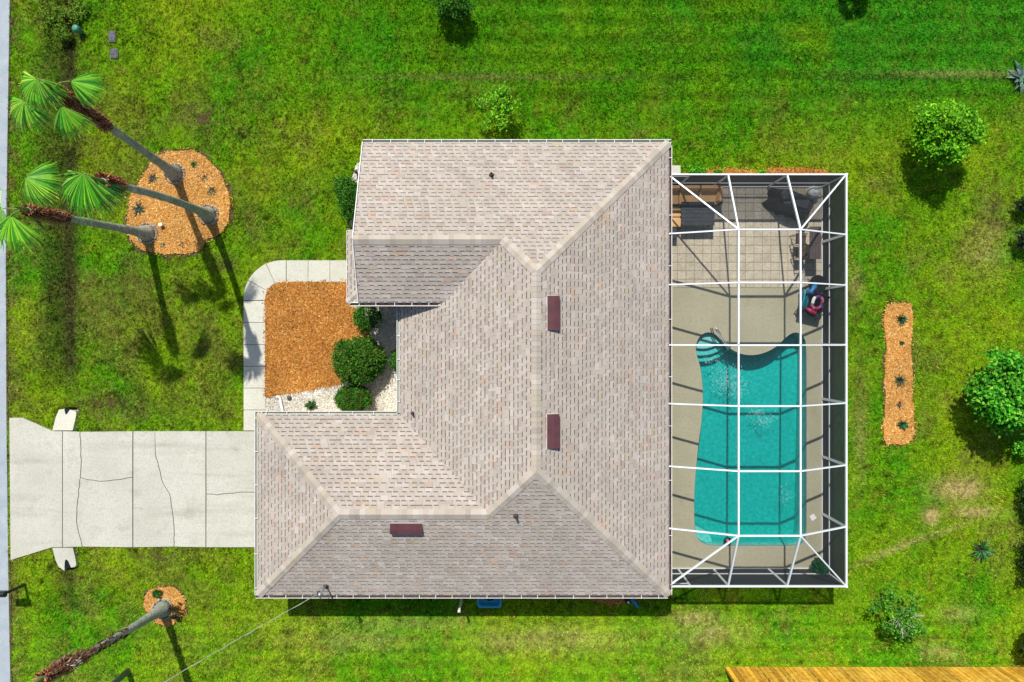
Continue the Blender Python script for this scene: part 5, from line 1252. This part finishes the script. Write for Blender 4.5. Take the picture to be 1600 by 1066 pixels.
# ------------------------------------------------------------------ fan palms
PALMG = [(.06,.34,.012),(.12,.50,.015),(.22,.62,.018),(.34,.70,.03),(.46,.74,.08),(.03,.20,.010)]
def frond(parent, O, H, T, seed, spread=78, droop=.55, nseg=30, cols=PALMG, fold=.25):
    """fan leaf: arched stalk from the crown O to the hub H, blade spreading towards T"""
    r = random.Random(seed); O, H, T = Vector(O), Vector(H), Vector(T); mb = MB()
    mid = O.lerp(H, .55)+Vector((0, 0, .12*(H-O).length+.05))
    pts = [O, O.lerp(mid, .5)+Vector((0,0,.04)), mid, mid.lerp(H, .55)+Vector((0,0,.03)), H]
    mb.tube(pts, [.035,.026,.022,.02,.016], 6, 0, (.30,.38,.08))
    f = (T-H); Lb = f.length; f.normalize(); s = f.cross(Vector((0, 0, 1))).normalized(); up = s.cross(f)
    for k in range(nseg):
        u = -1+2*k/(nseg-1); th = radians(spread)*u; L = Lb*(1-.16*abs(u)**1.5)*r.uniform(.88, 1.08); droop_k = r.uniform(.9, 1.12)
        d = f*cos(th)+s*sin(th); side = d.cross(up).normalized(); dth = radians(spread)*2/(nseg-1)
        if r.random() < .03: continue
        rows = []; ts = (.04,.3,.55,.72,.87,1.0)
        for j, t in enumerate(ts):
            w = (t*L*math.tan(dth/2)*1.06) if t <= .72 else max(.006, .72*L*math.tan(dth/2)*(1-(t-.72)/.28)**.7)
            dr = droop*droop_k*L*(t**2.2)*(.6+.5*abs(u))+ (r.uniform(.0,.10)*L if t > .8 else 0)
            p = H+d*(L*t)-Vector((0, 0, dr))-up*(fold*L*t*abs(u)**1.6*.6)
            zz = w*.35*(1 if k % 2 else -1)
            rows += [p-side*w+up*zz*0, p+up*w*.5, p+side*w]
        fs = []
        for j in range(len(ts)-1):
            b = j*3; fs += [(b,b+1,b+4,b+3),(b+1,b+2,b+5,b+4)]
        c = r.choice(cols); q = r.uniform(.7, 1.35); mb.add(rows, fs, 0, tuple(x_*q for x_ in c))
    o = mb.build('frond', M['palmleaf'], parent, cols=True); return o
def palm(base_px, top, label, boots_from, fr, seed, r0=.275, collar=True, bootw=1.0, mottle=0):
    b = Vector((*XY(*base_px), 0)); top = Vector(top); r = random.Random(seed)
    e = empty('palm_tree', tuple(b), label, 'palm tree', 'tall fan palms on the front lawn')
    pts = []; rad = []; N = 30
    bend = Vector((r.uniform(-.12,.12), r.uniform(-.12,.12), 0))
    for i in range(N+1):
        t = i/N; q = b.lerp(top, t)+bend*sin(pi*t); pts.append(q)
        bulge = .20*math.exp(-(t*top.z/.42)**1.5)+.07*math.exp(-(t*top.z/1.7)**2)
        rad.append((r0*.60+bulge)*(1-.20*t)*(1+.05*((i*7919) % 5-2)/2*(t > .08)))
    pts[0] = b-Vector((0,0,.15))
    MB().tube(pts, rad, 18).build('trunk', M['pbark'], e, smooth=True)
    # leaf scars ringing the trunk
    sc = MB()
    for i in range(4, N-1):
        if r.random() < .75:
            q = pts[i]+Vector((0,0,r.uniform(-.1,.1))); sc.lathe([(rad[i]*1.0,-.03),(rad[i]*1.05,0),(rad[i]*1.0,.03)], q, 16)
    tag(sc.build('leaf_scars', M['pbark'], e), kind='stuff')
    rt_ = MB()
    for k in range(46):
        a = 2*pi*k/46+r.uniform(-.05,.05); q = b+Vector((cos(a), sin(a), 0))*(rad[0]*1.02); rt_.tube([q+Vector((0,0,.20*r.random()+.05)), q+Vector((cos(a)*.07, sin(a)*.07, -.02))], [.02,.028], 4)
    rt_.build('root_collar', mat_noise('root_mat', (.30,.30,.28), (.66,.66,.62), 14, .9) if 'root' not in M else M['root'], e)
    # old leaf bases: split stubs and fibre wrapped up the top of the trunk
    bm_ = MB(); z0 = boots_from; n = int(620*(top.z-z0)/3.2)
    for k in range(n):
        t = (z0+(top.z-z0)*(k+.5)/n)/top.z; q = b.lerp(top, t)+bend*sin(pi*t); a = k*2.39996+r.uniform(-.4,.4)
        R = .17*bootw*(1+.12*min(1, (t*top.z-z0)/1.0)); d = Vector((cos(a), sin(a), 0)); s = Vector((-sin(a), cos(a), 0)); L = r.uniform(.07, .16)*bootw; w = r.uniform(.025, .055)
        root = q+d*R*.75; tip = q+d*(R+L*.45)+Vector((0,0,L)); c = r.choice([(.42,.10,.035),(.28,.066,.024),(.50,.15,.06),(.62,.30,.14),(.15,.04,.02)])
        if r.random() < .07: c = (.52,.36,.22)
        bm_.add([root-s*w, root+s*w, tip+s*w*.55, tip-s*w*.55, root+Vector((0,0,.10)), tip-d*.05], [(0,1,2,3),(1,4,5,2),(4,0,3,5),(2,5,3),(0,4,1)], 0, c)
    for k in range(int(n*.5)):
        t = (z0+(top.z-z0)*r.random())/top.z; q = b.lerp(top, t)+bend*sin(pi*t); a = r.uniform(0, 6.28); d = Vector((cos(a), sin(a), 0))
        p0 = q+d*.17; bm_.tube([p0, p0+d*.12+Vector((0,0,r.uniform(-.12,.1))), p0+d*r.uniform(.12,.2)+Vector((0,0,r.uniform(-.4,-.1)))], [.012,.008,.003], 4, 0, r.choice([(.30,.15,.08),(.18,.07,.03),(.42,.28,.16)]))
    bm_.build('boot_skirt', mat_noise('palm_boots', (.75,.75,.75), (1,1,1), 6, .9, attr='col') if 'boots' not in M else M['boots'], e, cols=True)
    if mottle:
        pm = MB()
        for k in range(mottle):
            zz = boots_from-r.random()**1.6*3.0; t = zz/top.z; q = b.lerp(top, t)+bend*sin(pi*t); a = r.uniform(0, 6.28); R = np.interp(t, np.linspace(0,1,N+1), rad)
            d = Vector((cos(a), sin(a), 0)); s = Vector((-sin(a), cos(a), 0)); w = r.uniform(.05,.10); L = r.uniform(.12,.35)
            pm.add([q+d*R*.98-s*w, q+d*R*.98+s*w, q+d*(R+.05)+s*w*.5+Vector((0,0,L)), q+d*(R+.05)-s*w*.5+Vector((0,0,L))], [(0,1,2,3)], 0, r.choice([(.16,.05,.025),(.24,.09,.05),(.40,.30,.2)]))
        pm.build('bark_shreds', M['boots'], e, cols=True)
    tp_ = b.lerp(top, 1.0)
    sp = MB(); sp.tube([tp_-Vector((0,0,.1)), tp_+Vector((0,0,.35)), tp_+Vector((.03,0,.7))], [.12,.07,.015], 7, 0, (.20,.30,.06)); sp.build('spear_leaf', M['palmleaf'], e, cols=True)
    for i, (h, hz, t, tz, kw) in enumerate(fr): frond(e, tp_+Vector((0,0,.1)), P(h[0], h[1], hz), P(t[0], t[1], tz), seed*10+i, **kw)
    return e
M['root'] = mat_noise('root_mat', (.30,.30,.28), (.66,.66,.62), 14, .9)
M['boots'] = mat_noise('palm_boots', (.75,.75,.75), (1,1,1), 6, .9, attr='col')
palm((274,272), (-15.57,8.58,8.65), 'tallest leaning fan palm rooted at the top of the round mulch bed', 5.3, [
    ((57,124),9.1,(42,170),8.9,dict(spread=95, droop=.34, nseg=50)),
    ((58,122),9.2,(72,162),9.0,dict(spread=65, droop=.4, nseg=38)),
    ((38,158),8.5,(24,202),8.3,dict(spread=85, droop=.4, nseg=40)),
    ((110,127),9.3,(158,144),9.1,dict(spread=58, droop=.32, nseg=34)),
    ((96,166),8.7,(112,216),8.45,dict(spread=56, droop=.3, nseg=34))], 1)
palm((326,336), (-13.96,5.43,8.75), 'fan palm rooted at the right rim of the round mulch bed', 7.55, [
    ((131,270),9.3,(124,342),9.1,dict(spread=64, droop=.26, nseg=48)),
    ((129,272),9.2,(104,320),9.0,dict(spread=70, droop=.32, nseg=38)),
    ((138,276),9.0,(164,326),8.6,dict(spread=56, droop=.4, nseg=34, cols=[(.03,.18,.03),(.05,.26,.03)])),
    ((128,268),9.3,(98,270),9.1,dict(spread=8, droop=.1, nseg=3))], 2, bootw=1.25)
palm((231,365), (-17.47,4.71,7.40), 'shortest fan palm rooted at the left rim of the round mulch bed', 5.2, [
    ((40,277),8.5,(88,302),8.3,dict(spread=80, droop=.32, nseg=46)),
    ((17,337),7.9,(12,396),7.75,dict(spread=62, droop=.24, nseg=44)),
    ((4,326),7.7,(-40,350),7.4,dict(spread=80, droop=.5)),
    ((52,342),7.3,(60,350),6.7,dict(spread=50, droop=.7, nseg=12, cols=[(.03,.12,.03)]))], 3)
palm((256,951), (-16.35,-11.72,8.3), 'single fan palm in the small mulch bed at the lower left', 5.75, [
    ((-10,1085),8.6,(-60,1090),7.9,dict(spread=75)), ((20,1130),8.6,(0,1180),7.9,dict(spread=75)), ((70,1125),8.5,(95,1165),7.8,dict(spread=75))], 4, mottle=110)
# shredded pale collar on the single palm
sp4 = [o for o in COL.objects if o.name.startswith('palm_tree') and 'single' in o.get('label', '')][0]; cl = MB(); r_ = random.Random(9)
b4 = Vector((*XY(256,951), 0)); t4 = Vector((-16.35,-11.72,8.3))
for k in range(60):
    q = b4.lerp(t4, r_.uniform(.80,.87)); a = r_.uniform(0, 6.28); d = Vector((cos(a), sin(a), 0)); p0 = q+d*.19
    cl.tube([p0, p0+d*.15+Vector((0,0,.12)), p0+d*r_.uniform(.18,.3)+Vector((r_.uniform(-.1,.1), r_.uniform(-.1,.1), r_.uniform(-.1,.2)))], [.022,.018,.006], 4, 0, r_.choice([(.62,.55,.45),(.45,.36,.26),(.16,.07,.04)]))
cl.build('fibre_collar', M['boots'], sp4, cols=True)
